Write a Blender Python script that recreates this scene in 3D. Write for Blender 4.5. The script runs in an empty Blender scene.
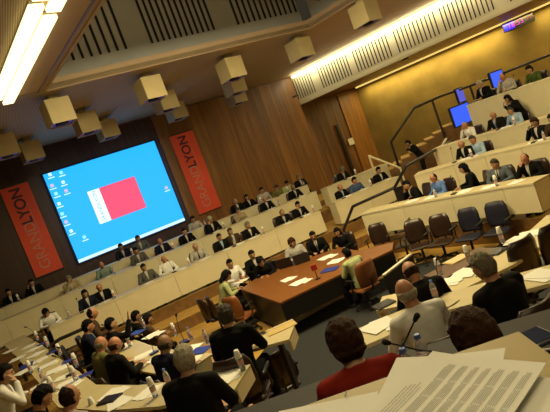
import bpy, bmesh, math, random
from mathutils import Vector, Matrix
random.seed(7)
sc = bpy.context.scene
C = sc.collection
# ------------------------------------------------------------ camera
F = 500.0; ROLL = math.radians(20.5); PITCH = math.atan(42 / F); EYE = 3.3
cr, sr, cp, sp = math.cos(ROLL), math.sin(ROLL), math.cos(PITCH), math.sin(PITCH)
R0 = Vector((1, 0, 0)); U0 = Vector((0, sp, cp)); FW = Vector((0, cp, -sp))
RX = R0 * cr - U0 * sr; UX = R0 * sr + U0 * cr
cam = bpy.data.cameras.new('camera'); camo = bpy.data.objects.new('camera', cam); C.objects.link(camo)
cam.sensor_width = 36; cam.lens = F / 550 * 36; cam.clip_start = 0.05
m = Matrix((RX, UX, -FW)).transposed().to_4x4(); m.translation = (0, 0, EYE)
camo.matrix_world = m
sc.camera = camo
sc.view_settings.view_transform = 'Standard'; sc.view_settings.look = 'None'
sc.view_settings.gamma = 1; sc.view_settings.exposure = 0.12; sc.view_settings.use_curve_mapping = False
w = bpy.data.worlds.new('world'); sc.world = w; w.use_nodes = True
w.node_tree.nodes['Background'].inputs[0].default_value = (1.0, 0.8, 0.5, 1)
w.node_tree.nodes['Background'].inputs[1].default_value = 0.03
def area(name, loc, rot, sx, sy, e, col):
    l = bpy.data.lights.new(name, 'AREA'); l.shape = 'RECTANGLE'; l.size = sx; l.size_y = sy; l.energy = e; l.color = col
    o = bpy.data.objects.new(name, l); C.objects.link(o); o.location = loc; o.rotation_euler = rot; return o
WARM = (1.0, 0.80, 0.42)
area('well_fill_lamp', (0.6, 9.2, 6.95), (math.radians(4), 0, math.radians(27)), 5.5, 2.6, 800, WARM)  # unseen lamp added to light the desk bank and hanging cubes
area('well_cove_lamp', (1.0, 7.0, 8.9), (math.radians(35), 0, math.radians(27)), 4.0, 0.4, 30, WARM)
area('rear_fill_lamp', (0.5, 0.5, 6.2), (math.radians(12), 0, 0), 4.0, 1.6, 52, WARM)  # unseen lamp added overhead to brighten the near desk and pages
area('side_ceiling_lamp', (8.3, 10.0, 6.3), (0, 0, math.radians(-40)), 3.0, 1.0, 170, WARM)
area('wall_wash_lamp', (10.75, 19.55, 5.12), (0, math.radians(0), math.radians(-40.2)), 13.0, 0.12, 280, (1.0, 0.78, 0.30))
area('screen_glow', (-5.15, 18.25, 4.0), (math.radians(90), 0, math.radians(28.5)), 4.2, 3.2, 90, (0.10, 0.25, 1.0))

# ------------------------------------------------------------ pixel helpers (550x412)
def ray(x, y):
    dx, dy = x - 275, y - 206
    u = cr * dx - sr * dy; v = -sr * dx - cr * dy
    return (u / F, cp + v / F * sp, -sp + v / F * cp)
def atz(x, y, z):
    r = ray(x, y); t = (z - EYE) / r[2]; return Vector((r[0] * t, r[1] * t, z))
def atY(x, y, Y):
    r = ray(x, y); t = Y / r[1]; return Vector((r[0] * t, Y, EYE + r[2] * t))
def online(x, y, P, Q):
    r = ray(x, y); nx, ny = Q[1] - P[1], -(Q[0] - P[0])
    t = (P[0] * nx + P[1] * ny) / (r[0] * nx + r[1] * ny)
    return Vector((r[0] * t, r[1] * t, EYE + r[2] * t))

# ------------------------------------------------------------ materials
MATS = {}
def mat(name, col, rough=0.6, metal=0.0, emit=None, estr=0.0, noise=0.0, nscale=8.0, col2=None, alpha=None, trans=0.0, bump=0.0, sheen=0.0, stretch=None):
    if name in MATS: return MATS[name]
    mm = bpy.data.materials.new(name); mm.use_nodes = True; nt = mm.node_tree; b = nt.nodes['Principled BSDF']
    b.inputs['Base Color'].default_value = (*col, 1); b.inputs['Roughness'].default_value = rough; b.inputs['Metallic'].default_value = metal
    if trans: b.inputs['Transmission Weight'].default_value = trans
    if sheen: b.inputs['Sheen Weight'].default_value = sheen
    if emit: b.inputs['Emission Color'].default_value = (*emit, 1); b.inputs['Emission Strength'].default_value = estr
    if noise or col2 or bump:
        tc = nt.nodes.new('ShaderNodeTexCoord'); mp = nt.nodes.new('ShaderNodeMapping'); n = nt.nodes.new('ShaderNodeTexNoise')
        n.inputs['Scale'].default_value = nscale; n.inputs['Detail'].default_value = 4
        if stretch: mp.inputs['Scale'].default_value = stretch
        nt.links.new(tc.outputs['Object'], mp.inputs[0]); nt.links.new(mp.outputs[0], n.inputs['Vector'])
        rp = nt.nodes.new('ShaderNodeValToRGB')
        c2 = col2 if col2 else tuple(c * (1 - noise) for c in col)
        rp.color_ramp.elements[0].position = 0.35; rp.color_ramp.elements[1].position = 0.65
        rp.color_ramp.elements[0].color = (*c2, 1); rp.color_ramp.elements[1].color = (*col, 1)
        nt.links.new(n.outputs['Fac'], rp.inputs[0]); nt.links.new(rp.outputs[0], b.inputs['Base Color'])
        if bump:
            bp = nt.nodes.new('ShaderNodeBump'); bp.inputs['Strength'].default_value = bump; bp.inputs['Distance'].default_value = 0.02
            nt.links.new(n.outputs['Fac'], bp.inputs['Height']); nt.links.new(bp.outputs[0], b.inputs['Normal'])
    MATS[name] = mm; return mm
def wood_mat(name, c1, c2, c3, ang=0.0, rough=0.45, board=0.6):
    """vertical grain plywood: long thin noise streaks plus a tone per board along the wall"""
    if name in MATS: return MATS[name]
    mm = bpy.data.materials.new(name); mm.use_nodes = True; nt = mm.node_tree; b = nt.nodes['Principled BSDF']; L = nt.links
    tc = nt.nodes.new('ShaderNodeTexCoord'); mp = nt.nodes.new('ShaderNodeMapping'); mp.inputs['Rotation'].default_value = (0, 0, ang)
    L.new(tc.outputs['Object'], mp.inputs[0])
    mp2 = nt.nodes.new('ShaderNodeMapping'); mp2.inputs['Scale'].default_value = (6, 6, 0.35); L.new(mp.outputs[0], mp2.inputs[0])
    n = nt.nodes.new('ShaderNodeTexNoise'); n.inputs['Scale'].default_value = 1.6; n.inputs['Detail'].default_value = 6; n.inputs['Distortion'].default_value = 0.6
    L.new(mp2.outputs[0], n.inputs['Vector'])
    sx = nt.nodes.new('ShaderNodeSeparateXYZ'); L.new(mp.outputs[0], sx.inputs[0])
    dv = nt.nodes.new('ShaderNodeMath'); dv.operation = 'DIVIDE'; dv.inputs[1].default_value = board; L.new(sx.outputs[0], dv.inputs[0])
    fl = nt.nodes.new('ShaderNodeMath'); fl.operation = 'FLOOR'; L.new(dv.outputs[0], fl.inputs[0])
    wn = nt.nodes.new('ShaderNodeTexWhiteNoise'); wn.noise_dimensions = '1D'; L.new(fl.outputs[0], wn.inputs['W'])
    rp = nt.nodes.new('ShaderNodeValToRGB'); e = rp.color_ramp.elements
    e[0].position = 0.32; e[0].color = (*c1, 1); e[1].position = 0.68; e[1].color = (*c3, 1); k = e.new(0.5); k.color = (*c2, 1)
    L.new(n.outputs['Fac'], rp.inputs[0])
    mx = nt.nodes.new('ShaderNodeMixRGB'); mx.blend_type = 'MULTIPLY'; mx.inputs[0].default_value = 0.5
    L.new(rp.outputs[0], mx.inputs[1])
    gr = nt.nodes.new('ShaderNodeMath'); gr.operation = 'MULTIPLY_ADD'; gr.inputs[1].default_value = 0.6; gr.inputs[2].default_value = 0.5
    L.new(wn.outputs[0], gr.inputs[0]); L.new(gr.outputs[0], mx.inputs[2])
    L.new(mx.outputs[0], b.inputs['Base Color']); b.inputs['Roughness'].default_value = rough
    MATS[name] = mm; return mm
def ribbed_mat(name, c1, c2, ang, scale=9.0):
    if name in MATS: return MATS[name]
    mm = bpy.data.materials.new(name); mm.use_nodes = True; nt = mm.node_tree; b = nt.nodes['Principled BSDF']; L = nt.links
    tc = nt.nodes.new('ShaderNodeTexCoord'); mp = nt.nodes.new('ShaderNodeMapping'); mp.inputs['Rotation'].default_value = (0, 0, ang)
    L.new(tc.outputs['Object'], mp.inputs[0])
    wv = nt.nodes.new('ShaderNodeTexWave'); wv.inputs['Scale'].default_value = scale; wv.bands_direction = 'X'; L.new(mp.outputs[0], wv.inputs[0])
    rp = nt.nodes.new('ShaderNodeValToRGB'); rp.color_ramp.elements[0].color = (*c1, 1); rp.color_ramp.elements[1].color = (*c2, 1)
    L.new(wv.outputs[0], rp.inputs[0]); L.new(rp.outputs[0], b.inputs['Base Color']); b.inputs['Roughness'].default_value = 0.7
    bp = nt.nodes.new('ShaderNodeBump'); bp.inputs['Strength'].default_value = 0.8; L.new(wv.outputs[0], bp.inputs['Height']); L.new(bp.outputs[0], b.inputs['Normal'])
    MATS[name] = mm; return mm

WA = math.atan(0.543)          # front wall direction
SA = math.atan2(-6, 7.1)       # side wall direction
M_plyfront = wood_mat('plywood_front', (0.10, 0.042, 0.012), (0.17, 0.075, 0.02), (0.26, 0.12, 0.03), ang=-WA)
M_mustard = mat('mustard_plaster', (0.34, 0.24, 0.06), 0.8, noise=0.3, nscale=1.2, bump=0.1)
M_panel = mat('cream_laminate', (0.70, 0.63, 0.40), 0.55, noise=0.06, nscale=3)
M_top = mat('cream_worktop', (0.54, 0.46, 0.25), 0.45, noise=0.06, nscale=4)
M_edge = mat('dark_wood_edge', (0.10, 0.045, 0.02), 0.4, noise=0.3, nscale=10)
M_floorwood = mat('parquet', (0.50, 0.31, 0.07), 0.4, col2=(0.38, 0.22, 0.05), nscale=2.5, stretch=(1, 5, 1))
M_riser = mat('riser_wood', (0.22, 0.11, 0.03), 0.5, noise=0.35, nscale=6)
M_carpet = mat('slate_carpet', (0.02, 0.022, 0.024), 0.95, noise=0.3, nscale=60, bump=0.2)
M_ceil = mat('ceiling_paint', (0.50, 0.38, 0.27), 0.8, noise=0.08, nscale=1)
M_rib = ribbed_mat('ribbed_ceiling', (0.26, 0.20, 0.12), (0.55, 0.44, 0.27), math.radians(-WA * 57.3))
M_soffit = mat('soffit_paint', (0.62, 0.58, 0.44), 0.6, noise=0.04, nscale=2)
M_grey = mat('grey_fascia', (0.46, 0.50, 0.53), 0.6, noise=0.06, nscale=2)
M_black = mat('black_slot', (0.008, 0.008, 0.008), 0.8)
M_metalblk = mat('black_metal', (0.012, 0.011, 0.010), 0.4)
M_lamp = mat('fluorescent_tube_glow', (1, 0.9, 0.6), 0.5, emit=(1.0, 0.83, 0.40), estr=2.2)
M_lampw = mat('warm_slot_glow', (1, .8, .4), .5, emit=(1.0, .72, .2), estr=1.0)
M_lamps = mat('soffit_strip_glow', (1, .9, .6), .5, emit=(1.0, .88, .52), estr=24)
M_cube = mat('beige_lampshade', (0.50, 0.42, 0.22), 0.6, noise=0.05, nscale=4)
M_white = mat('white_paper', (0.78, 0.78, 0.72), 0.7)

# ------------------------------------------------------------ mesh builder
class MB:
    def __init__(s): s.bm = bmesh.new()
    def poly(s, pts, mi=0):
        f = s.bm.faces.new([s.bm.verts.new(p) for p in pts]); f.material_index = mi; return s
    def prism(s, pts, z0, z1, mi=0):
        a = [s.bm.verts.new((p[0], p[1], z0)) for p in pts]; b = [s.bm.verts.new((p[0], p[1], z1)) for p in pts]; n = len(pts)
        fs = [s.bm.faces.new(a[::-1]), s.bm.faces.new(b)]
        for i in range(n): fs.append(s.bm.faces.new((a[i], a[(i + 1) % n], b[(i + 1) % n], b[i])))
        for f in fs: f.material_index = mi
        return s
    def box(s, c, d, rot=None, mi=0):
        M = (rot if rot is not None else Matrix.Identity(3)); c = Vector(c); vs = []
        for x in (-.5, .5):
            for y in (-.5, .5):
                for z in (-.5, .5): vs.append(s.bm.verts.new(c + M @ Vector((x * d[0], y * d[1], z * d[2]))))
        for q in ((0, 1, 3, 2), (4, 6, 7, 5), (0, 4, 5, 1), (2, 3, 7, 6), (0, 2, 6, 4), (1, 5, 7, 3)):
            s.bm.faces.new([vs[i] for i in q]).material_index = mi
        return s
    def wallbox(s, P, Q, z0, z1, th, mi=0):
        """slab from P to Q, thickness th to the left of P->Q"""
        d = Vector((Q[0] - P[0], Q[1] - P[1])); d.normalize(); n = Vector((-d.y, d.x)) * th
        return s.prism([(P[0], P[1]), (Q[0], Q[1]), (Q[0] + n.x, Q[1] + n.y), (P[0] + n.x, P[1] + n.y)], z0, z1, mi)
    def rings(s, rs, mi=0, cap=True):
        """loft closed rings (lists of points)"""
        V = [[s.bm.verts.new(p) for p in r] for r in rs]; n = len(V[0])
        for a, b in zip(V, V[1:]):
            for i in range(n): s.bm.faces.new((a[i], a[(i + 1) % n], b[(i + 1) % n], b[i])).material_index = mi
        if cap: s.bm.faces.new(V[0][::-1]).material_index = mi; s.bm.faces.new(V[-1]).material_index = mi
        return s
    def lathe(s, prof, c=(0, 0, 0), seg=16, mi=0):
        c = Vector(c)
        return s.rings([[c + Vector((r * math.cos(2 * math.pi * i / seg), r * math.sin(2 * math.pi * i / seg), z)) for i in range(seg)] for r, z in prof], mi)
    def cap(s, p, q, r1, r2=None, seg=10, mi=0, flat=1.0):
        """tapered capsule"""
        p = Vector(p); q = Vector(q); r2 = r1 if r2 is None else r2; d = q - p
        if d.length < 1e-6: d = Vector((0, 0, 1e-4))
        a = d.normalized(); x = a.orthogonal().normalized(); y = a.cross(x); rs = []
        for t in (-80, -45, -20): rs.append((p + a * r1 * math.sin(math.radians(t)), r1 * math.cos(math.radians(t))))
        rs.append((p, r1)); rs.append((q, r2))
        for t in (20, 45, 80): rs.append((q + a * r2 * math.sin(math.radians(t)), r2 * math.cos(math.radians(t))))
        return s.rings([[o + (x * math.cos(2 * math.pi * i / seg) + y * math.sin(2 * math.pi * i / seg)) * r for i in range(seg)] for o, r in rs], mi)
    def tube(s, pts, r, seg=8, mi=0):
        for a, b in zip(pts, pts[1:]): s.cap(a, b, r, r, seg, mi)
        return s
    def ell(s, c, r, seg=20, rg=12, mi=0, M=None):
        c = Vector(c); rs = []
        for j in range(rg + 1):
            t = math.pi * (j + 0.0) / rg; t = min(max(t, 0.05), math.pi - 0.05)
            ring = []
            for i in range(seg):
                a = 2 * math.pi * i / seg; v = Vector((r[0] * math.sin(t) * math.cos(a), r[1] * math.sin(t) * math.sin(a), -r[2] * math.cos(t)))
                ring.append(c + (M @ v if M is not None else v))
            rs.append(ring)
        return s.rings(rs, mi)
    def mesh(s, name, mats, smooth=False):
        bmesh.ops.recalc_face_normals(s.bm, faces=s.bm.faces)
        me = bpy.data.meshes.new(name); s.bm.to_mesh(me); s.bm.free()
        for m_ in (mats if isinstance(mats, (list, tuple)) else [mats]): me.materials.append(m_)
        if smooth:
            for p in me.polygons: p.use_smooth = True
        return me
    def build(s, name, mats, parent=None, smooth=False, bevel=0.0, world=True):
        if parent is not None and world:
            bmesh.ops.translate(s.bm, verts=s.bm.verts, vec=-Vector(parent.location))
        o = bpy.data.objects.new(name, s.mesh(name, mats, smooth)); C.objects.link(o)
        if parent is not None: o.parent = parent
        if bevel:
            b = o.modifiers.new('bevel', 'BEVEL'); b.width = bevel; b.segments = 2; b.limit_method = 'ANGLE'
        return o
def tag(o, label=None, cat=None, group=None, kind=None):
    if label: o['label'] = label
    if cat: o['category'] = cat
    if group: o['group'] = group
    if kind: o['kind'] = kind
    return o
def empty(name, loc, label=None, cat=None, group=None, rz=0.0):
    o = bpy.data.objects.new(name, None); C.objects.link(o); o.location = loc; o.rotation_euler = (0, 0, rz); o.empty_display_size = 0.1
    return tag(o, label, cat, group)
def struct(name, mb, mats, **k):
    return tag(mb.build(name, mats, **k), kind='structure')
def copy_tree(o, parent=None):
    c = o.copy(); C.objects.link(c)
    if parent is not None: c.parent = parent
    for ch in list(o.children): copy_tree(ch, c)
    return c

def offset(line, d):
    """offset polyline to its left by d (mitred)"""
    out = []
    for i, p in enumerate(line):
        ns = []
        if i > 0: a = Vector(p) - Vector(line[i - 1]); ns.append(Vector((-a.y, a.x)).normalized())
        if i < len(line) - 1: a = Vector(line[i + 1]) - Vector(p); ns.append(Vector((-a.y, a.x)).normalized())
        n = sum(ns, Vector((0, 0))).normalized(); k = 1 / max(0.5, n.dot(ns[0]))
        out.append((p[0] + n.x * d * k, p[1] + n.y * d * k))
    return out
def strip(line, d0, d1):
    return offset(line, d0) + offset(line, d1)[::-1]

# ------------------------------------------------------------ structure
def wallpt(t): return (-3.5 + t * math.cos(WA), 19.5 + t * math.sin(WA))
def wx(X): return 21.4 + 0.543 * X
WL = (-16.0, wx(-16)); WR = (5.6, wx(5.6))
struct('wall_front', MB().wallbox(WL, WR, -0.2, 7.0, 0.3), M_plyfront)
sdir = Vector((7.1, -6)).normalized(); snrm = Vector((0.645, 0.764))
SWs = Vector(WR); SWe = SWs + sdir * 17
struct('wall_side', MB().wallbox(SWs, SWe, -0.2, 7.0, 0.3), M_mustard)
struct('wall_left', MB().wallbox((-16, -4), (-16, wx(-16)), -0.2, 9.5, 0.3), M_plyfront)
struct('wall_back', MB().wallbox((SWe.x, -4), (-16, -4), -0.2, 9.5, -0.3), M_plyfront)
struct('wall_right', MB().wallbox((SWe.x, SWe.y), (SWe.x, -4), -0.2, 9.5, 0.3), M_mustard)
struct('floor', MB().prism([(-16.3, -4.3), (SWe.x + .3, -4.3), (SWe.x + .3, SWe.y), (WR[0], WR[1] + .4), (-16.3, wx(-16.3))], -0.2, 0.0), M_floorwood)
# wood with its light painted in, over the last stretch of the front wall, by the corner
# ring ceiling with its opening (the well)
ZC = 6.6
opening = [(-4.2, 11.46), (2.8, 15.0), (9.0, 8.6), (6.0, -3.0), (6.0, -3.6), (3.0, -3.6), (3.0, 0.45)]
LD = Vector((-0.593, 0.805))
A = Vector((-3.93, 11.62)); B = Vector((2.8, 15.0)); D2 = Vector((10.0, 7.6)); A2 = A - LD * 16
sofS = Vector((2.67, 22.85)); sofE = sofS + sdir * 18
def ring_piece(name, pts, m, z0=ZC, z1=ZC + .12): struct(name, MB().prism([(p[0], p[1]) for p in pts], z0, z1), m)
ring_piece('ceiling_front', [(-16, 11.0 - 5.0), A, B, (sofS.x, sofS.y + .3), (-16, wx(-16) + .3)], M_rib)
ring_piece('ceiling_side', [B, D2, (sofE.x, sofE.y), sofE + snrm * .0, sofS], M_ceil)
TW = Vector((-0.805, -0.593))  # to the left of the trough direction
s0 = A + TW * 0.62; e0 = A2 + TW * 0.62
ring_piece('ceiling_left', [A, A2, e0, s0], M_ceil)
s1 = s0 + TW * 0.56; e1 = e0 + TW * 0.56
ring_piece('ceiling_far_left', [s1, e1, (-16, -8), (-16, 6.0)], M_rib)
ring_piece('ceiling_above_trough', [s0, e0, e1, s1], M_ceil)
struct('ceiling_well', MB().prism([(-16, -9), (12, -9), (12, 20), (-8, 20), (-16, 10)], 9.2, 9.4), M_grey)
# lip around the well
lip = MB(); 
lip.wallbox((A.x, A.y), (B.x, B.y), ZC - .02, ZC + .24, 0.06); lip.wallbox((B.x, B.y), (D2.x, D2.y), ZC - .02, ZC + .24, 0.06); lip.wallbox((A2.x, A2.y), (A.x, A.y), ZC - .02, ZC + .24, 0.06)
struct('trim_1', lip, M_ceil)
gv = MB(); gv.wallbox(A + TW * .20, A2 + TW * .20, ZC - .02, ZC, 0.035); struct('trim_2', gv, mat('violet_line', (0.16, 0.13, 0.30), .5))
# slatted fascias
def slat_panel(name, P, Q, z0, z1, th, groups, sz0, sz1, m, inward, sw=.06):
    P = Vector(P); Q = Vector(Q); d = (Q - P).normalized(); n = Vector((-d.y, d.x))
    mb = MB(); mb.wallbox(P, Q, z0, z1, th)
    fn = n * (-0.004 if inward < 0 else th + 0.004)
    rot = Matrix.Rotation(math.atan2(d.y, d.x), 3, 'Z')
    for g0, g1, k in groups:
        for i in range(k):
            p = P + d * (g0 + (g1 - g0) * (i + .5) / k) + fn
            mb.box((p.x, p.y, (sz0 + sz1) / 2), (sw, 0.02, sz1 - sz0), rot, 1)
    return struct(name, mb, [m, M_black])
fd = (B - A).normalized(); fn_ = Vector((-fd.y, fd.x))
FP = A - fd * 3 + fn_ * 0.25; FQ = B + fn_ * 0.25
def along(P, d, x, y, Q):  # distance along a plane where a pixel falls
    h = online(x, y, P, Q); return (Vector((h.x, h.y)) - Vector((P[0], P[1]))).dot(d)
gs = [along(FP, fd, x, y, FQ) for x, y in ((68, 72), (136, 62), (155, 58), (222, 43), (241, 39), (303, 24))]
slat_panel('wall_well_front', FP, FQ, ZC + .12, 9.2, 0.12, [(gs[0] - 1.6, gs[1], 15), (gs[2], gs[3], 12), (gs[4], gs[5], 12)], 7.2, 8.45, M_grey, -1)
rd = (D2 - B).normalized(); rn = Vector((-rd.y, rd.x))
slat_panel('wall_well_side', B + rn * .25, D2 + rn * .25, ZC + .12, 9.2, 0.12, [(0.35, 1.9, 9), (2.2, 3.9, 11)], 7.2, 8.45, M_grey, -1)
# side soffit with slatted face
sg = [along(sofS, sdir, x, y, sofE) for x, y in ((296, 99), (314, 92), (326, 85), (349, 75), (362, 71), (389, 57), (403, 51), (437, 37), (450, 30), (494, 12))]
print('soffit groups', [round(g, 2) for g in sg])
slat_panel('wall_soffit', sofS, sofE, 5.33, 6.62, 0.15, [(sg[0] - .05, sg[1] + .15, 9), (sg[2] - .2, sg[3] + .2, 11), (sg[4] - .2, sg[5] + .2, 11), (sg[6] - .2, sg[7] + .2, 11), (sg[8] - .2, sg[9] + .1, 12), (sg[9] + .5, sg[9] + 2.6, 12)], 5.52, 6.40, M_soffit, -1, sw=.04)
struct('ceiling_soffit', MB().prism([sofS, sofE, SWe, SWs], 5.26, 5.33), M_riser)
struct('trim_3', MB().wallbox(sofS, sofE, 5.26, 5.35, -0.05), M_soffit)

# lamps: tubes in the left trough, strip along the soffit, wall wash strip
def lampstrip(name, P, Q, z, wdt, label, cat='ceiling light', group=None, m_=None):
    P = Vector(P); Q = Vector(Q); mid = (P + Q) / 2
    e = empty(name, (mid.x, mid.y, z), label, cat, group)
    MB().wallbox(P, Q, z - .03, z + .03, wdt).build('tube', m_ or M_lamp, e)
    d = (Q - P).normalized(); n = Vector((-d.y, d.x))
    MB().wallbox(P - n * .015, Q - n * .015, z + .032, z + .08, wdt + .03).build('housing', M_soffit, e)
    return e
a0 = s0 + TW * 0.08 + LD * .10
for k in range(3):
    lampstrip('trough_light', a0 + TW * .24 - LD * (k * 4.4 + 4.2), a0 + TW * .24 - LD * (k * 4.4), ZC - .085, -0.21, ['long glowing ceiling light in the left trough, right-hand band nearest the hanging cubes', 'long glowing ceiling light in the left trough, right-hand band, middle length', 'long glowing ceiling light in the left trough, right-hand band overhead'][k], group='lights in the left trough')
    lampstrip('trough_light', a0 + TW * .52 - LD * (k * 4.4 + 4.6), a0 + TW * .52 - LD * (k * 4.4 + .4), ZC - .085, -0.21, ['long glowing ceiling light in the left trough, left-hand band nearest the hanging cubes', 'long glowing ceiling light in the left trough, left-hand band, middle length', 'long glowing ceiling light in the left trough, left-hand band overhead'][k], group='lights in the left trough')
o_ = sofS - snrm * 0.22 + sdir * .3
lampstrip('soffit_light', (o_.x, o_.y), (o_ + sdir * 17).to_tuple()[:2], 6.50, -0.10, 'long thin glowing strip light along the top of the slatted soffit', m_=M_lamps)
ww = SWs - snrm * 0.25 + sdir * 0.2
lampstrip('wall_wash_light', ww, ww + sdir * 15, 5.215, -0.03, 'thin warm strip light along the top of the mustard wall', m_=M_lampw)

# hanging cube lamps (hollow boxes with a dark open bottom)
M_violet = mat('violet_reflection', (0.10, 0.08, 0.45), 0.5, emit=(0.1, 0.08, 0.8), estr=0.25)  # faint glow painted in for the bluish reflection inside each shade
CZ = 6.18
def cube_lamp():
    r = empty('cube_lamp', (0, 0, 0), 'x', 'ceiling lamp', 'beige cube lamps hanging from the ceiling')
    S = 0.29
    mb = MB()
    for sx, sy, dx, dy in ((0, -S, .8, .04), (0, S, .8, .04), (-S, 0, .04, .76), (S, 0, .04, .76)): mb.box((sx * .95, sy * .95, 0), (dx * .725, dy * .725, .58))
    mb.box((0, 0, .275), (.54, .54, .03)); mb.build('shade', M_cube, r, bevel=.008)
    MB().box((0, 0, -.22), (.53, .53, .02)).build('reflection_plate', M_violet, r)
    MB().lathe([(.13, -.29), (.15, -.285), (.15, -.225), (.13, -.225)], seg=20).build('lamp_ring', M_black, r)
    MB().box((0, 0, .29 + (ZC - CZ - .29) / 2), (.20, .20, ZC - CZ - .29 + .01)).build('mount', M_cube, r)
    return r
cl = cube_lamp()
cubes = [((58, 113), 11.7, 'large beige cube lamp hanging left above the screen, nearest of its row'), ((86, 124), 14.0, 'beige cube lamp above the screen, middle of the left row of three'),
 ((107, 130), 16.0, 'beige cube lamp right above the screen edge, farthest of the left row'), ((150, 90), 12.8, 'beige cube lamp under the grey slatted fascia, nearest of the middle row'),
 ((165, 102), 15.1, 'beige cube lamp in the middle row, second from the front'), ((176, 112), 17.5, 'beige cube lamp with violet side above the right banner, farthest of the middle row'),
 ((231, 70), 14.4, 'beige cube lamp left of the wood wall corner, nearest of the right row'), ((234, 86), 16.7, 'beige cube lamp in the right row, second from the front'), ((236, 97), 19.1, 'beige cube lamp before the plywood wall, farthest of the right row'),
 ((4, 147), 13.1, 'beige cube lamp cut by the left edge above the left banner'), ((31, 152), 15.1, 'beige cube lamp between the left banner and the large cube'),
 ((300, 50), 14.9, 'beige cube lamp beside the start of the lit soffit'), ((365, 14), 13.4, 'beige cube lamp close to the lit soffit, upper right of the ceiling')]
for i, ((x, y), Y, lb) in enumerate(cubes):
    r_ = ray(x, y); t_ = (CZ - EYE) / r_[2]; t2 = (Y / r_[1] * 0.5 + t_ * 0.5)
    o = cl if i == 0 else copy_tree(cl)
    o.location = (r_[0] * t_, r_[1] * t_, CZ); o.rotation_euler = (0, 0, math.radians(36)); o['label'] = lb
    print('cube', i, [round(q, 2) for q in o.location])
# spot lights under the soffit
sp_ = empty('spotlight', (0, 0, 0), 'x', 'spotlight', 'small round spotlights under the soffit')
MB().lathe([(.10, 0), (.12, .0), (.12, .05), (.10, .05)], seg=20).build('rim', M_metalblk, sp_)
MB().lathe([(.09, .004), (.095, .02)], seg=20).build('bulb', mat('spot_glow', (1, 1, 1), .5, emit=(1, .95, .8), estr=6), sp_)
for i, (x, y, lb) in enumerate([(330, 99, 'small round spotlight under the soffit above the dark wood recess'), (406, 60, 'small round spotlight under the soffit above the mustard wall'), (296, 97, 'small round spotlight at the near end of the soffit by the plywood corner')]):
    o = sp_ if i == 0 else copy_tree(sp_); p = atz(x, y, 5.2); o.location = (p.x, p.y, 5.205); o['label'] = lb

# tiers ------------------------------------------------------------
ROW1 = [(-6.39, 12.45), (-3.31, 13.8), (1.27, 15.53)]
MID1 = [(1.79, 15.55), (4.15, 16.35)]
def rl(c, x0, x1): return [(x0, c + .402 * x0), (x1, c + .402 * x1)]
ROW2 = rl(17.03, -9.5, 1.55); ROW3 = rl(18.55, -10.2, 1.45); MID2 = rl(16.55, 1.9, 4.4)
R1 = [(2.03, 13.0), (2.91, 12.08), (3.72, 10.97), (4.42, 9.96), (4.73, 9.31)]
R2 = [(3.87, 13.65), (4.79, 13.1), (5.40, 12.55), (5.92, 11.7), (6.35, 10.95)]
R3 = [(5.15, 15.35), (6.26, 13.97), (7.11, 12.75), (7.75, 11.7)]
R4 = [(6.75, 15.75), (7.4, 14.6), (8.05, 13.3), (8.9, 11.6)]
LO = [(-7.75, 12.7), (-6.25, 10.5), (-4.45, 7.75), (-3.45, 6.2), (-2.6, 5.5), (-1.85, 5.05), (-1.0, 4.78)]   # outer left row, person side
LI = [(-3.95, 10.15), (-2.85, 8.42), (-2.2, 7.55), (-1.55, 6.8)]                                      # inner left row, person side
LM = [(-1.40, 6.25), (-0.85, 5.97), (-0.40, 5.86)]
RB = [(0.2, 4.60), (1.2, 4.72), (2.4, 4.40)]
RA = [(0.72, 6.0), (1.35, 5.72), (1.75, 5.68), (2.45, 5.85), (3.2, 6.25), (4.0, 6.9)]
RC = [(-0.9, 2.75), (0.3, 2.72), (1.9, 2.45)]
RO = [(-2.4, 0.42), (1.9, 0.42)]
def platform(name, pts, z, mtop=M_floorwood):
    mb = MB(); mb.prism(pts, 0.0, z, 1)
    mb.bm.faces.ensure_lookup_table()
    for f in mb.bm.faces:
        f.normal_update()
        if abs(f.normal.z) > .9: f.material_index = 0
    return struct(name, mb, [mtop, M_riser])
# left bank
bank = [(-11, 10.6), (-6.39, 12.45), (-3.31, 13.8), (1.27, 15.53), (1.79, 15.6), (4.6, 16.5)]
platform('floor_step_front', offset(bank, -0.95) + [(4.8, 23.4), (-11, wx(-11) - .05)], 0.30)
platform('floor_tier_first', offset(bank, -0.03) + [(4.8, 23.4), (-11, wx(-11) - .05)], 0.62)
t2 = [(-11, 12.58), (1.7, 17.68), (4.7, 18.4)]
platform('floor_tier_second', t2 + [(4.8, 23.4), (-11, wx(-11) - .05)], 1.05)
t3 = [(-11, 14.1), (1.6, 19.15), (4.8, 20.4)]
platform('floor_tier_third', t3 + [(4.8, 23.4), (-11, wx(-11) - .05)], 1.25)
# right bank
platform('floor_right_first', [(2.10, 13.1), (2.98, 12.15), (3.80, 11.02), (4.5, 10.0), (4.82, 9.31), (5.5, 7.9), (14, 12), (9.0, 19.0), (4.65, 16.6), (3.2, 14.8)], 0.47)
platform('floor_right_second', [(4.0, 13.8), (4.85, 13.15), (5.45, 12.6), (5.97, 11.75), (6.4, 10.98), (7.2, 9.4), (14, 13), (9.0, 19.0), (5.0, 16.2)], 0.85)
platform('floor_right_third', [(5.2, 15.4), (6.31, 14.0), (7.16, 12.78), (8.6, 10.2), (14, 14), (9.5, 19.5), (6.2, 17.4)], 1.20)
platform('floor_gallery', [(6.8, 15.8), (7.45, 14.62), (8.1, 13.32), (9.8, 9.9), (15.5, 13.5), (SWe.x - .2, SWe.y), (9.9, 20.4), (8.2, 18.2)], 2.08)
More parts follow.
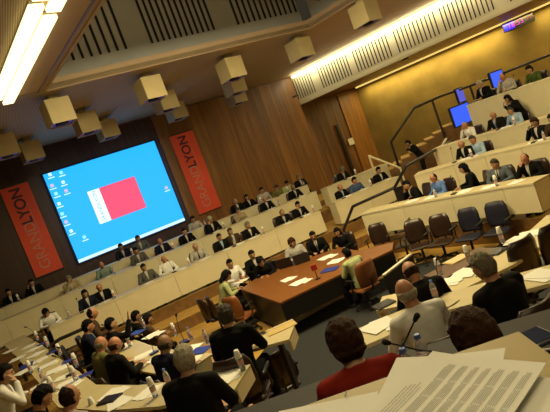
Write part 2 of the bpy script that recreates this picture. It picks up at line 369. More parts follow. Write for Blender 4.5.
# foreground
platform('floor_left_inner', strip([(-5.2, 12.1), (-3.9, 10.2), (-2.8, 8.45), (-1.5, 6.85), (-0.7, 6.25), (-0.25, 6.05), (-.15, 5.0)], -0.35, 2.2)[:7] + [(-.15, 4.2), (-2.6, 4.3), (-5.6, 6.6), (-8.0, 9.5), (-8.8, 11.0)], 0.35)
platform('floor_left_outer', [(-8.9, 14.0), (-6.35, 10.35), (-4.6, 7.75), (-3.55, 6.15), (-2.65, 5.4), (-1.85, 5.05), (-.95, 4.8), (-.1, 4.75), (-.1, 3.0), (-8, 2.0), (-14, 8)], 0.62)
platform('floor_right_inner', [(.3, 6.1), (1.35, 5.9), (1.75, 5.85), (2.45, 6.0), (3.2, 6.4), (4.2, 7.2), (5.4, 5.8), (4.5, 4.4), (2.4, 3.8), (.3, 4.0)], 0.40)
platform('floor_right_outer', [(-.1, 4.5), (1.2, 4.62), (2.4, 4.3), (4.6, 4.1), (6, 5.2), (8, 2.0), (-.1, 2.2)], 0.62)
platform('floor_near_tier', [(-8, 2.72), (-.9, 2.72), (.3, 2.68), (1.9, 2.42), (8, 1.6), (8, -3), (-8, -3)], 1.10, M_carpet)
platform('floor_camera_tier', [(-8, .80), (.5, .80), (8, .30), (8, -3.5), (-8, -3.5)], 2.07, M_carpet)
struct('floor_carpet', MB().prism([(-.9, 6.3), (.7, 6.4), (2.4, 6.3), (4.2, 7.4), (4.6, 8.3), (4.1, 9.2), (3.3, 10.4), (2.4, 11.2), (.5, 10.6), (-.9, 9.9), (-1.6, 8.3)], 0.0, 0.012), M_carpet)

# ------------------------------------------------------------ desks
def desk(line, side, ztop, depth, label, zbot, group='curved rows of cream desks', floor=0.0, ends=(1, 1), seams=True, mtop=M_top, panel=True, rows=None):
    """line = panel side edge; side=+1: worktop extends to the left of the line"""
    mid = line[len(line) // 2]
    e = empty('conference_desk', (mid[0], mid[1], floor), label, 'desk', group)
    d = depth * side
    MB().prism(strip(line, 0.0, d), ztop - .035, ztop).build('worktop', mtop, e, bevel=.004)
    MB().prism(strip(line, (-0.012 if mtop.name != 'olive_worktop' else -.002) * side, 0.0), ztop - .04, ztop - .002).build('edge_trim', M_edge if mtop is not M_top else M_panel, e)
    if panel:
        for k, (a, b) in enumerate(zip(line, line[1:])):
            L_ = (Vector(b) - Vector(a)).length; nseg = max(1, round(L_ / 1.55)) if seams else 1
            for i in range(nseg):
                p = Vector(a).lerp(Vector(b), i / nseg); q = Vector(a).lerp(Vector(b), (i + 1) / nseg); dd = (q - p).normalized() * .004
                MB().wallbox(p + dd, q - dd, zbot, ztop - .037, 0.03 * side).build('front_panel', M_panel, e)
    for k, (i, j) in enumerate(((0, 1), (-1, -2))):
        if not ends[k]: continue
        a = Vector(line[i]); b = Vector(line[j]); dd = (b - a).normalized(); n = Vector((-dd.y, dd.x)) * (1 if k == 0 else -1) * side
        q = a + n * depth
        s_ = 1 if (k == 0) == (side > 0) else -1
        MB().wallbox(a + n * .032, q - n * .01, zbot, ztop - .037, -0.03 * s_).build('end_panel', M_panel if zbot else M_panel, e)
    # supports down to the floor, set back under the worktop
    L = offset(line, d * .62)
    for a, b in zip(L, L[1:]):
        ln = (Vector(b) - Vector(a)).length; k = max(1, round(ln / 1.6))
        for i in range(k):
            p = Vector(a).lerp(Vector(b), (i + .5) / k); dd = (Vector(b) - Vector(a)).normalized()
            MB().box((p.x, p.y, (floor + ztop - .036) / 2), (.05, .10, ztop - .036 - floor), Matrix.Rotation(math.atan2(dd.y, dd.x), 3, 'Z')).build('leg', M_metalblk, e)
    return e
desk(ROW1, 1, 1.37, .5, 'long cream desk, front row of the left bank facing the pit', .70, floor=.62)
desk(ROW2, 1, 1.80, .5, 'long cream desk, second row of the left bank', 1.15, floor=1.05)
desk(ROW3, 1, 2.02, .5, 'long cream desk nearest the screen wall, back row of the left bank', 1.35, floor=1.25)
desk(MID1, 1, 1.43, .5, 'short cream desk past the aisle at the right end of the front row', .72, floor=.62)
desk(MID2, 1, 1.80, .5, 'short cream desk before the dark wood recess', 1.15, floor=1.05)
desk(R1, 1, 1.22, .5, 'curved cream desk, lowest row of the right bank behind empty chairs', .62, floor=.47)
desk(R2, 1, 1.60, .5, 'curved cream desk, second row of the right bank', .95, floor=.85)
desk(R3, 1, 1.95, .5, 'curved cream desk, third row of the right bank', 1.30, floor=1.20)
desk(R4, 1, 2.83, .5, 'tall pale parapet desk of the upper gallery on the right', 1.75, floor=2.08)
desk(LO, 1, 1.35, .5, 'paper covered cream desk curving along the left foreground', 1.17, floor=.62, panel=False, mtop=M_top)
desk(LI, -1, 1.10, .6, 'cream desk with blue folders in the left pit row', .88, floor=.35, panel=False)
desk(LM, 1, 1.25, .42, 'short cream desk holding a brown envelope', 1.08, floor=.50, panel=False)
desk(RB, 1, 1.37, .45, 'cream desk in front of the man in the white shirt', 1.15, floor=.62, panel=False)
desk(RA, 1, 1.15, .45, 'cream desk receding to the right edge in front of the dark suit', .9, floor=.40, panel=False)
desk(RC, 1, 1.85, .45, 'dark topped desk one tier below the papers', 1.2, floor=1.10, panel=False, mtop=mat('dark_desktop', (0.012, .011, .009), .7))
desk([(-2.4, .985), (-.25, .98), (.365, .95)], -1, 2.82, .60, 'cream desk under the camera holding the printed pages', 2.2, floor=2.07, panel=False, group=None, mtop=mat('olive_worktop', (.40, .31, .13), .5, noise=.06, nscale=4))
# ------------------------------------------------------------ people
def remesh(mb, vox, smooth=2, name='m'):
    me = mb.mesh(name, []); ob = bpy.data.objects.new('tmp_' + name, me); C.objects.link(ob)
    r = ob.modifiers.new('r', 'REMESH'); r.mode = 'VOXEL'; r.voxel_size = vox; r.use_smooth_shade = True
    if smooth: s = ob.modifiers.new('s', 'SMOOTH'); s.factor = .5; s.iterations = smooth
    dg = bpy.context.evaluated_depsgraph_get(); dg.update()
    out = bpy.data.meshes.new_from_object(ob.evaluated_get(dg)); out.name = name
    bpy.data.objects.remove(ob); bpy.data.meshes.remove(me)
    for p in out.polygons: p.use_smooth = True
    return out
def gs(x, c, w): return math.exp(-((x - c) / w) ** 2)
def headpoint(d, grow=0.0):
    """point on a head surface for unit direction d (x right, y front, z up), grow = extra shell"""
    x, y, z = d
    p = Vector((x * .077, y * .096, z * .118))
    if z < 0:
        k = -z; p.x *= 1 - .30 * k; p.y *= (1 - .10 * k) if y > 0 else (1 - .32 * k)
    if y > 0 and not grow:
        X, Z = p.x, p.z
        p.y += .026 * gs(X, 0, .013) * gs(Z, -.022, .020) + .010 * gs(X, 0, .010) * gs(Z, .004, .018)
        p.y -= .010 * (gs(X, .031, .016) + gs(X, -.031, .016)) * gs(Z, .006, .014)
        p.y += .005 * gs(Z, .030, .012) * gs(X, 0, .05)
        p.y += .007 * gs(X, 0, .024) * gs(Z, -.055, .009) + .008 * gs(X, 0, .022) * gs(Z, -.090, .016)
    if grow: p += Vector((x, y, z)) * grow
    return p
def add_head(mb, M, seg=40, rg=30):
    rs = []
    for j in range(rg + 1):
        t = min(max(math.pi * j / rg, .06), math.pi - .06)
        rs.append([M @ headpoint((math.sin(t) * math.cos(2 * math.pi * i / seg), math.sin(t) * math.sin(2 * math.pi * i / seg), -math.cos(t))) for i in range(seg)])
    mb.rings(rs)
    for s in (-1, 1):
        mb.ell(M @ Vector((s * .078, -.008, -.006)), (.010, .020, .030), 10, 8, M=M.to_3x3() @ Matrix.Rotation(s * .35, 3, 'Z'))
def add_hand(mb, wpt, d, n, side, curl=.5, r=.0088):
    """hand at wrist wpt pointing d, back of the hand facing n"""
    d = Vector(d).normalized(); n = Vector(n); n = (n - d * n.dot(d)).normalized(); x = d.cross(n) * side
    R3 = Matrix((x, d, n)).transposed(); wpt = Vector(wpt)
    mb.ell(wpt + d * .045, (.040, .052, .015), 14, 10, M=R3 @ Matrix.Rotation(math.pi / 2, 3, 'X') @ Matrix.Rotation(math.pi / 2, 3, 'X'))
    for k, (fx, ln) in enumerate(((-.030, .062), (-.010, .074), (.010, .070), (.029, .055))):
        a = wpt + d * .080 + x * fx; d1 = (d * math.cos(curl * .5) - n * math.sin(curl * .5)); b = a + d1 * ln * .55
        d2 = (d * math.cos(curl * 1.3) - n * math.sin(curl * 1.3)); c = b + d2 * ln * .5
        mb.cap(a - d * .02, b, r, r * .92, 8); mb.cap(b, c, r * .92, r * .8, 8)
    a = wpt + d * .025 - x * .032; b = a + (d * .6 - x * .75 - n * .25).normalized() * .038; c = b + (d * .95 - x * .2 - n * .2).normalized() * .03
    mb.cap(a, b, r * 1.2, r * 1.05, 8); mb.cap(b, c, r * 1.05, r * .9, 8)
TORSO = [(.44, 0, .13, .10), (.50, 0, .168, .122), (.60, -.005, .158, .115), (.74, -.01, .142, .103), (.88, -.005, .165, .112), (.98, -.005, .185, .112), (1.04, -.01, .165, .092), (1.085, -.012, .095, .07), (1.12, -.008, .057, .055)]
def superring(c, rx, ry, U, n=24, e=.85):
    out = []
    for i in range(n):
        a = 2 * math.pi * i / n; ca, sa = math.cos(a), math.sin(a)
        out.append(U(Vector((math.copysign(abs(ca) ** e, ca) * rx, c[0] + math.copysign(abs(sa) ** e, sa) * ry, c[1]))))
    return out
# pose: lean, head pitch, arms {side: (elbow, wrist, hand dir, hand normal, curl)}
POSES = {
    'desk': dict(lean=10, pitch=8, arms={1: ((.27, .15, .80), (.12, .36, .795), (-.3, 1, 0), (0, 0, 1), .4), -1: ((-.27, .15, .80), (-.12, .36, .795), (.3, 1, 0), (0, 0, 1), .4)}),
    'read': dict(lean=20, pitch=38, arms={1: ((.27, .22, .80), (.08, .38, .795), (-.6, 1, 0), (0, 0, 1), .5), -1: ((-.26, .22, .80), (-.14, .42, .795), (.2, 1, 0), (0, 0, 1), .5)}),
    'chin': dict(lean=20, pitch=10, arms={1: ((.20, .34, .795), (.07, .385, 1.00), (-.25, -.15, 1), (.5, .8, 0), .9), -1: ((-.26, .22, .80), (-.05, .36, .795), (.8, .6, 0), (0, 0, 1), .3)}),
    'back': dict(lean=-8, pitch=2, arms={1: ((.29, .02, .80), (.04, .21, .76), (-1, .25, 0), (0, .8, .6), .5), -1: ((-.29, .02, .80), (-.05, .20, .74), (1, .25, 0), (0, .8, .6), .5)}),
    'face': dict(lean=14, pitch=14, arms={1: ((.24, .28, .80), (.10, .30, 1.06), (-.35, -.35, 1), (.4, .8, .1), .7), -1: ((-.27, .18, .80), (-.10, .36, .795), (.4, 1, 0), (0, 0, 1), .4)}),
    'phone': dict(lean=4, pitch=5, arms={1: ((.29, .12, .84), (.15, .20, 1.08), (-.3, -.25, 1), (1, .1, 0), 1.1), -1: ((-.27, .15, .80), (-.12, .36, .795), (.3, 1, 0), (0, 0, 1), .4)}),
    'wave': dict(lean=0, pitch=0, arms={1: ((.32, .18, .98), (.30, .30, 1.22), (0, .2, 1), (0, -1, 0), .2), -1: ((-.27, .15, .80), (-.12, .36, .795), (.3, 1, 0), (0, 0, 1), .4)}),
    'stand': dict(lean=22, pitch=15, arms={1: ((.26, .20, 1.22), (.10, .42, 1.38), (-.3, .2, 1), (.3, .9, 0), 1.0), -1: ((-.26, .20, 1.22), (-.10, .42, 1.38), (.3, .2, 1), (-.3, .9, 0), 1.0)}),
}
CACHE = {}
def figure(pose, yaw, bulk, arm_skin):
    key = (pose, yaw, bulk)
    if key in CACHE: return CACHE[key]
    P = POSES[pose]; st = pose == 'stand'; dz = .40 if st else 0
    a = math.radians(P['lean']); hipz = .50 + dz; Rl = Matrix.Rotation(-a, 3, 'X')
    def U(p):
        p = Vector(p) + Vector((0, 0, dz)); k = min(1, max(0, (p.z - hipz) / .2)); q = Matrix.Rotation(-a * k, 3, 'X') @ (p - Vector((0, 0, hipz)))
        return q + Vector((0, 0, hipz))
    neck = U((0, -.008, 1.10)); hc = U((0, .014, 1.215)) + Vector((0, .02, 0))
    MH = Matrix.Translation(hc) @ Matrix.Rotation(math.radians(yaw), 4, 'Z') @ Matrix.Rotation(-math.radians(P['pitch']), 4, 'X')
    sh = {s: U((s * .19, -.01, 1.025)) for s in (-1, 1)}
    hip = {s: Vector((s * .09, .02, .53 + dz)) for s in (-1, 1)}
    knee = {s: Vector((s * .13, .44, .53)) if not st else Vector((s * .10, .05, .50)) for s in (-1, 1)}
    ank = {s: Vector((s * .13, .42, .09)) if not st else Vector((s * .11, -.01, .09)) for s in (-1, 1)}
    b = MB()
    b.rings([superring((cy, z), rx * .93, ry * .93, U) for z, cy, rx, ry in TORSO])
    b.cap(neck - Vector((0, 0, .03)), MH @ Vector((0, -.02, -.05)), .062, .056, 14)
    add_head(b, MH)
    for s in (-1, 1):
        el, wr, hd, hn, cu = P['arms'][s]; el = Vector(el); wr = Vector(wr)
        b.cap(sh[s], el, .047, .038, 12); b.cap(el, wr, .037, .024, 12); add_hand(b, wr, hd, hn, s, cu)
        b.cap(hip[s], knee[s], .078, .052, 12); b.cap(knee[s], ank[s], .050, .034, 12)
        b.cap(ank[s] - Vector((0, .02, .045)), ank[s] + Vector((0, .13, -.055)), .036, .028, 10)
    body = remesh(b, .0085, 1, 'body')
    g = bulk; j = MB()
    j.rings([superring((cy, z), rx + g, ry + g, U) for z, cy, rx, ry in TORSO[:-2]] + [superring((-.012, 1.085), .075 + g, .062 + g * .5, U), superring((-.014, 1.115), .058, .055, U)])
    for s in (-1, 1):
        el, wr = Vector(P['arms'][s][0]), Vector(P['arms'][s][1])
        j.cap(U((s * .05, -.02, 1.065)), sh[s], .042 + g * .5, .062 + g * .7, 12); j.cap(sh[s], el, .056 + g * .7, .046 + g * .6, 12)
        e2 = el + (wr - el) * (.90 if not arm_skin else .25); j.cap(el, e2, .045 + g * .6, .034 + g * .5, 12)
    top = remesh(j, .013, 2, 'jacket')
    t = MB()
    t.ell((0, 0, .51 + dz), (.175, .128, .09), 20, 10)
    for s in (-1, 1):
        t.cap(hip[s], knee[s], .092, .066, 12); t.cap(knee[s], ank[s] + Vector((0, 0, .03)), .064, .050, 12)
    tr = remesh(t, .016, 2, 'trousers')
    shoes = []
    for s in (-1, 1):
        m_ = MB(); m_.rings([[ank[s] + Vector((x * .048, y, -.088 + zz)) for x, y in ((-.8, -.07), (.8, -.07), (1, .0), (1, .12), (.5, .19), (-.5, .19), (-1, .12), (-1, 0))] for zz in (0, .05)] + [[ank[s] + Vector((x * .036, y, -.088 + .095)) for x, y in ((-.8, -.05), (.8, -.05), (1, .0), (1, .03), (.5, .06), (-.5, .06), (-1, .03), (-1, 0))]])
        shoes.append(m_.mesh('shoe', []))
    # shirt front wedge following the chest
    sf = MB(); zs = (1.09, 1.05, 1.0, .94, .88, .82); lft = []; rgt = []; back = []
    def chest(x, z):
        for (z0, c0, rx0, ry0), (z1, c1, rx1, ry1) in zip(TORSO, TORSO[1:]):
            if z0 <= z <= z1:
                k = (z - z0) / (z1 - z0); return c0 + (c1 - c0) * k + (ry0 + (ry1 - ry0) * k + g * .95) * math.sqrt(max(.05, 1 - (abs(x) / (rx0 + g)) ** 2.4)) + .004
        return 0
    rs = []
    for z in zs:
        wd = .040 * (z - .80) / .29 + .004
        rs.append([U((x, chest(x, z) + e, z)) for x, e in ((-wd, 0), (-wd * .4, .003), (wd * .4, .003), (wd, 0), (wd * .5, -.03), (-wd * .5, -.03))])
    sf.rings(rs); shirt = sf.mesh('shirt_front', [])
    ti = MB(); rs = []
    for z, wd in ((1.075, .014), (1.05, .010), (1.0, .015), (.93, .020), (.85, .022)):
        rs.append([U((x, chest(x, z) + e, z)) for x, e in ((-wd, .004), (0, .009), (wd, .004), (wd, -.004), (-wd, -.004))])
    ti.rings(rs); tie = ti.mesh('tie', [])
    CACHE[key] = dict(body=body, top=top, trousers=tr, shoes=shoes, shirt=shirt, tie=tie, MH=MH, head=hc)
    return CACHE[key]
HAIR = {}
def hair_mesh(kind):
    if kind in HAIR: return HAIR[kind]
    rnd = random.Random(kind); mb = MB(); seg, rg = 44, 34; rs = []
    from mathutils import noise
    for j in range(rg + 1):
        t = min(max(math.pi * j / rg, .05), math.pi - .05); ring = []
        for i in range(seg):
            a = 2 * math.pi * i / seg; d = Vector((math.sin(t) * math.cos(a), math.sin(t) * math.sin(a), -math.cos(t)))
            x, y, z = d; n = noise.noise(d * 5 + Vector((3, 1, 2))) * .5 + noise.noise(Vector((d.x * 16, d.y * 16, d.z * 5))) * .35
            if kind == 'short': cover = min(1, max(0, (z - (.42 if y > .25 else (.42 * (y + .15) / .4 if y > -.15 else -.62 + 0))) * 9)); th = .014 + .012 * max(0, z)
            elif kind == 'wavy': cover = min(1, max(0, (z - (.38 if y > .3 else (.38 * (y + .1) / .4 - .1 if y > -.1 else -.72))) * 9)); th = .026 + .014 * max(0, z)
            elif kind == 'bald': cover = min(1, max(0, min((z + .55) * 8, (.30 - z) * 6, (.12 - y) * 8))); th = .011
            elif kind == 'thin': cover = min(1, max(0, min((z + .6) * 8, (.15 - y - max(0, z - .55) * .9) * 6))); th = .010
            elif kind == 'bushy': cover = min(1, max(0, (z - (.36 if y > .3 else (.36 * (y + .1) / .4 - .4 if y > -.1 else -.85))) * 8)); th = .024 + .010 * max(0, z)
            else: cover = min(1, max(0, (z - (.40 if y > .35 else (-.9 if y < .12 else -.9 + 1.3 * (y - .12) / .23))) * 8)); th = .022 + .008 * max(0, z)
            p = headpoint(d, 1e-6)
            k = (th + n * th * .9) * cover - .012 * (1 - cover)
            ring.append(p + d * k)
        rs.append(ring)
    mb.rings(rs)
    if kind in ('long', 'bushy'):
        ln = .17 if kind == 'long' else .05
        mb.rings([[Vector((math.cos(2 * math.pi * i / 20) * rx, cy + math.sin(2 * math.pi * i / 20) * ry, z)) for i in range(20)] for z, cy, rx, ry in ((-ln, -.085, .085, .028), (-ln * .6, -.075, .098, .045), (-.03, -.045, .096, .062), (.04, -.03, .085, .07))])
    me = mb.mesh('hair', [], True) if kind not in ('long', 'bushy') else remesh(mb, .009, 1, 'hair')
    HAIR[kind] = me; return me
fd_ = MB()
EYEM = []
for s in (-1, 1): EYEM.append(MB().ell((s * .030, .083, .006), (.012, .008, .008), 12, 8).mesh('eye', [mat('eye_dark', (.03, .02, .015), .3)], True))
BROWM = []
for s in (-1, 1): BROWM.append(MB().cap((s * .018, .096, .026), (s * .043, .084, .026), .0045, .0035, 6).mesh('eyebrow', [None], True))
fd_ = MB(); fd_.cap((-.018, .0915, -.055), (.018, .0915, -.055), .0055, .0055, 8); LIPM = fd_.mesh('lips', [mat('lip_rose', (.30, .09, .06), .5)], True)
fd_ = MB()
for s in (-1, 1):
    pts = [Vector((s * .032 + .020 * math.cos(t), .108, .004 + .015 * math.sin(t))) for t in [k * math.pi / 6 for k in range(13)]]
    fd_.tube(pts, .0018, 5); fd_.tube([(s * .052, .106, .006), (s * .079, .0, .008)], .0018, 5)
fd_.tube([(-.012, .108, .006), (.012, .108, .006)], .0018, 5); GLASSM = fd_.mesh('glasses', [M_metalblk])
HC = dict(black=(.004, .0035, .003), dark=(.009, .006, .004), brown=(.035, .016, .007), auburn=(.05, .02, .008), grey=(.22, .20, .14), white=(.48, .44, .32), salt=(.06, .052, .04))
CC = dict(shirt=(.48, .47, .42), black=(.005, .005, .005), charcoal=(.008, .008, .007), navy=(.010, .013, .032), grey=(.10, .10, .09), greyblue=(.09, .11, .13), brown=(.06, .035, .018), white=(.80, .80, .76), cream=(.55, .50, .34), lightblue=(.30, .42, .55),
          blue=(.10, .19, .45), teal=(.20, .28, .25), red=(.24, .018, .011), green=(.38, .42, .20), darkgreen=(.06, .09, .02), beige=(.36, .29, .17), olive=(.16, .15, .05), denim=(.06, .10, .20), pale=(.42, .40, .36), red2=(.2, .02, .02))
SK = dict(a=(.40, .22, .12), b=(.28, .145, .075), c=(.44, .20, .10), d=(.14, .06, .03))
def nospec(m_):
    m_.node_tree.nodes['Principled BSDF'].inputs['Specular IOR Level'].default_value = .12; return m_
def cmat(kind, n):
    if kind == 'hair': return nospec(mat('hair_' + n, HC[n], .6, bump=.8, noise=.35, nscale=14, stretch=(9, 9, 1.5)))
    if kind == 'cloth': return nospec(mat('cloth_' + n, CC[n], .85, noise=.15, nscale=9, bump=.15))
    return mat('skin_' + n, SK[n], .5, noise=.12, nscale=12)
def setmesh(name, me, m_, parent, local=None):
    if not me.materials: me.materials.append(None)
    o = bpy.data.objects.new(name, me); C.objects.link(o)
    if m_ is not None: o.material_slots[0].link = 'OBJECT'; o.material_slots[0].material = m_
    if parent is not None: o.parent = parent
    if local is not None: o.matrix_local = local
    return o
PEOPLE = []
def person(label, short, pos, floor, rz, pose='desk', yaw=0, hair='short', hc='dark', top='charcoal', suit=True, shirt='white', tie=None, skin='a', glasses=False, sc_=1.0, group=None, chair='dark', legs='black', sleeves=True):
    f = figure(pose, yaw, .020 if suit else .009, not sleeves)
    b = setmesh('person', f['body'], cmat('skin', skin), None); b.location = (pos[0], pos[1], floor); b.rotation_euler = (0, 0, rz); b.scale = (sc_,) * 3
    tag(b, label, 'person', group)
    setmesh('jacket' if suit else 'shirt', f['top'], cmat('cloth', top), b)
    setmesh('trousers', f['trousers'], cmat('cloth', legs), b)
    for s in f['shoes']: setmesh('shoe', s, M_black, b)
    if suit and shirt:
        setmesh('shirt_front', f['shirt'], cmat('cloth', 'shirt' if shirt == 'white' else shirt), b)
        if tie: setmesh('tie', f['tie'], cmat('cloth', tie), b)
    elif tie: setmesh('tie', f['tie'], cmat('cloth', tie), b)
    setmesh('hair', hair_mesh(hair), cmat('hair', hc), b, f['MH'])
    
    for k_ in (0, 1): setmesh('eye', EYEM[k_], None, b, f['MH']); setmesh('eyebrow', BROWM[k_], cmat('hair', hc), b, f['MH'])
    setmesh('lips', LIPM, None, b, f['MH'])
    if glasses: setmesh('glasses', GLASSM, None, b, f['MH'])
    if chair and pose != 'stand': put_chair(chair, pos, floor, rz, 'dark swivel chair under the ' + short, 'chairs people are sitting on')
    PEOPLE.append((b, short)); return b
# chairs
M_leather = mat('brown_leather', (.032, .016, .010), .35, noise=.2, nscale=6, bump=.1)
M_orange = mat('orange_brown_leather', (.22, .075, .02), .4, noise=.15, nscale=6, bump=.1)
M_blueblk = mat('blue_black_fabric', (.007, .007, .020), .6)
CH = {}
def make_chair(kind):
    m_ = dict(dark=M_leather, orange=M_orange, blue=M_blueblk)[kind]
    e = empty('swivel_chair', (0, 0, 0), 'x', 'chair')
    MB().rings([[Vector((x * (.245 - i), -.02 + y * (.23 - i), z)) for x, y in ((-1, -.8), (-.85, -1), (.85, -1), (1, -.8), (1, .8), (.85, 1), (-.85, 1), (-1, .8))] for z, i in ((.38, .03), (.395, 0), (.42, 0), (.435, .03))]).build('seat', m_, e, bevel=.006)
    br = []
    for z, wd, cy, th in ((.47, .20, -.20, .03), (.52, .225, -.215, .035), (.70, .235, -.215, .04), (.88, .225, -.235, .035), (.97, .18, -.25, .02)):
        br.append([Vector((x * wd, cy + (-.06 * (1 - x * x) if True else 0) + y * th, z)) for x, y in ((-1, .6), (-.5, 1), (0, 1), (.5, 1), (1, .6), (1, -.6), (.5, -1), (0, -1), (-.5, -1), (-1, -.6))])
    MB().rings(br).build('backrest', m_, e, smooth=True)
    MB().tube([(0, -.1, .37), (0, -.29, .40), (0, -.30, .60)], .022).build('back_bracket', M_metalblk, e)
    MB().lathe([(.028, .10), (.028, .385)], seg=12).build('column', M_metalblk, e)
    for s in (-1, 1): MB().tube([(s * .24, .0, .41), (s * .285, .0, .45), (s * .285, -.04, .64)], .014).cap((s * .285, -.16, .655), (s * .285, .10, .655), .022, .022, 8).build('armrest', M_metalblk, e)
    for k in range(5):
        a = 2 * math.pi * k / 5 + .3; c_, s_ = math.cos(a), math.sin(a)
        l = MB().cap((0, 0, .11), (c_ * .28, s_ * .28, .075), .024, .016, 8).build('leg', M_metalblk, e)
        MB().cap((c_ * .28 - s_ * .02, s_ * .28 + c_ * .02, .03), (c_ * .28 + s_ * .02, s_ * .28 - c_ * .02, .03), .028, .028, 8).build('caster', M_black, l)
    return e
def put_chair(kind, pos, floor, rz, label, group):
    if kind not in CH: CH[kind] = e = make_chair(kind)
    else: e = copy_tree(CH[kind])
    e.location = (pos[0], pos[1], floor); e.rotation_euler = (0, 0, rz); tag(e, label, 'chair', group); return e

def face(v): return math.atan2(-v[0], v[1])
def seatline(line, side, dd=.80): return offset(line, dd * side)
def row_person(line, px, floor, label, short, group, dd=.80, turn=0, **k):
    L = offset(line, dd); best = None
    for a, b in zip(L, L[1:]):
        h = online(px[0], px[1], a, b); ab = Vector(b) - Vector(a); t = (Vector((h.x, h.y)) - Vector(a)).dot(ab) / ab.length_squared
        err = max(0, -t, t - 1)
        if best is None or err < best[0]: best = (err, h, ab)
    _, h, ab = best; n = Vector((ab.y, -ab.x)).normalized()
    s_ = min(1.07, max(.93, (h.z - floor) / 1.24))
    return person(label, short, (h.x, h.y), floor, face(n) + math.radians(turn), group=group, sc_=s_, **k)
def head_person(px, D, floor, rzdeg, label, short, group, **k):
    """foreground people: the head is placed at depth D on its sight line"""
    f = figure(k.get('pose', 'desk'), k.get('yaw', 0), .020 if k.get('suit', True) else .009, not k.get('sleeves', True))
    p = atY(px[0], px[1], D); rz = math.radians(rzdeg); s_ = min(1.08, max(.92, (p.z - floor) / f['head'].z))
    o = Matrix.Rotation(rz, 3, 'Z') @ Vector((f['head'].x, f['head'].y, 0)) * s_
    print(short, 'head z', round(p.z, 2), 'want', round(floor + f['head'].z, 2))
    return person(label, short, (p.x - o.x, p.y - o.y), floor, rz, group=group, sc_=s_, **k)

g1 = 'people at the front row of the left bank'
def r1(px, lb, sh, **k): row_person(ROW1, px, .62, lb, sh, g1, **k)
r1((47, 314), 'black-haired woman in a white top reading at the left end of the front row', 'black-haired woman in white at the row end', hair='long', hc='black', top='white', suit=False, pose='read')
r1((86, 297), 'woman with long black hair and navy jacket beside the balding man, front row', 'long-haired woman in navy jacket', hair='long', hc='black', top='navy')
r1((100, 290), 'balding man in dark suit and white shirt, front row left', 'balding dark-suited man, front row left', hair='thin', hc='brown', top='black', skin='c')
r1((144, 268), 'dark-haired man in grey suit resting his arms, below the screen corner', 'dark-haired man in grey suit', top='grey', pose='back', hc='black')
r1((165, 262), 'bald man in white shirt leaning back below the screen', 'bald man in white shirt leaning back', hair='bald', hc='grey', top='white', suit=False, pose='back', skin='c')
r1((194, 246), 'man in grey shirt and dark tie, front row middle', 'man in grey shirt and dark tie', hair='thin', hc='dark', top='pale', suit=False, tie='black')
r1((218, 237), 'dark-haired man in dark suit and pale blue shirt, front row middle', 'dark-suited man in pale blue shirt', top='charcoal', shirt='lightblue', hc='dark')
r1((231, 232), 'grey-haired man in brown jacket lounging back, front row', 'grey-haired man in brown jacket', hc='salt', top='brown', pose='back', yaw=20)
r1((246, 225), 'grey-haired man in black jacket looking to the side, front row', 'grey-haired man in black jacket', hc='grey', top='black', yaw=30)
r1((279, 213), 'brown-haired man in charcoal jacket bent over the desk, front row right', 'brown-haired man bent over the desk', hair='thin', hc='brown', top='charcoal', pose='read')
r1((295, 204), 'dark-haired man in black jacket and white shirt at the right end of the front row', 'dark-haired man at the right row end', hc='black', top='black', pose='face')
g2 = 'people at the second row of the left bank'
def r2(px, lb, sh, **k): row_person(ROW2, px, 1.05, lb, sh, g2, **k)
r2((69, 279), 'person with wavy grey hair and beige jacket, second row left', 'wavy-haired person in beige jacket', hair='wavy', hc='grey', top='beige', pose='chin')
r2((101, 264), 'bald man in teal grey shirt below the screen edge, second row', 'bald man in teal shirt', hair='bald', hc='salt', top='teal', suit=False, skin='c')
r2((135, 250), 'dark-haired man in grey jacket, second row below the screen', 'man in grey jacket below the screen', top='grey', hc='black')
r2((159, 241), 'balding man in dark suit and white shirt, second row below the screen corner', 'balding man, second row, below the screen corner', hair='bald', hc='salt', top='navy', skin='c')
r2((183, 231), 'dark-suited man with striped shirt, second row under the right banner', 'dark-suited man under the right banner', top='black', hc='dark', yaw=-20)
r2((208, 219), 'white-haired man in dark suit raising a hand, second row by the banner', 'white-haired man by the banner', hair='wavy', hc='white', top='black', pose='face')
r2((236, 211), 'grey-haired person in beige shirt, second row right of the banner', 'person in beige shirt', hc='salt', top='beige', suit=False, pose='chin')
r2((263, 199), 'bald man in black suit and white shirt, second row before the plywood wall', 'bald man in black suit, second row', hair='bald', hc='salt', top='black', skin='c', yaw=-15)
r2((291, 187), 'balding man in black suit at the right end of the second row', 'balding man at the second row end', hair='thin', hc='dark', top='black', skin='b')
g3 = 'people at the back row by the screen wall'
def r3(px, lb, sh, **k): row_person(ROW3, px, 1.25, lb, sh, g3, dd=.76, **k)
r3((9, 292), 'dark-haired man in dark suit at the far left under the banner', 'dark-haired man at the far left', top='black', hc='black')
r3((33, 286), 'dark-haired person in black holding up a white sheet beside the left banner', 'person holding up a sheet', top='black', hc='black', pose='phone')
r3((120, 246), 'dark-haired man in navy jacket before the screen, back row', 'man in navy jacket before the screen', top='navy', hc='black', skin='b')
r3((137, 238), 'man in grey blue jacket before the screen, back row', 'man in grey blue jacket before the screen', top='greyblue', hc='salt')
r3((193, 222), 'person in pale blouse below the right banner, back row', 'person in pale blouse', top='pale', suit=False, hc='brown', hair='wavy')
r3((234, 201), 'grey-haired man in black suit right of the banner, back row', 'black-suited man right of the banner', top='black', hc='salt', hair='thin')
r3((247, 197), 'dark-haired woman in black with crossed arms, back row', 'dark-haired woman in black', top='black', hc='black', hair='long', pose='back')
r3((260, 190), 'dark-haired man in light grey shirt, back row before the plywood', 'man in light grey shirt', top='pale', suit=False, hc='black')
r3((274, 188), 'person with dark hair bent low in olive top, back row', 'person bent low in olive top', top='olive', suit=False, hc='salt', pose='read')
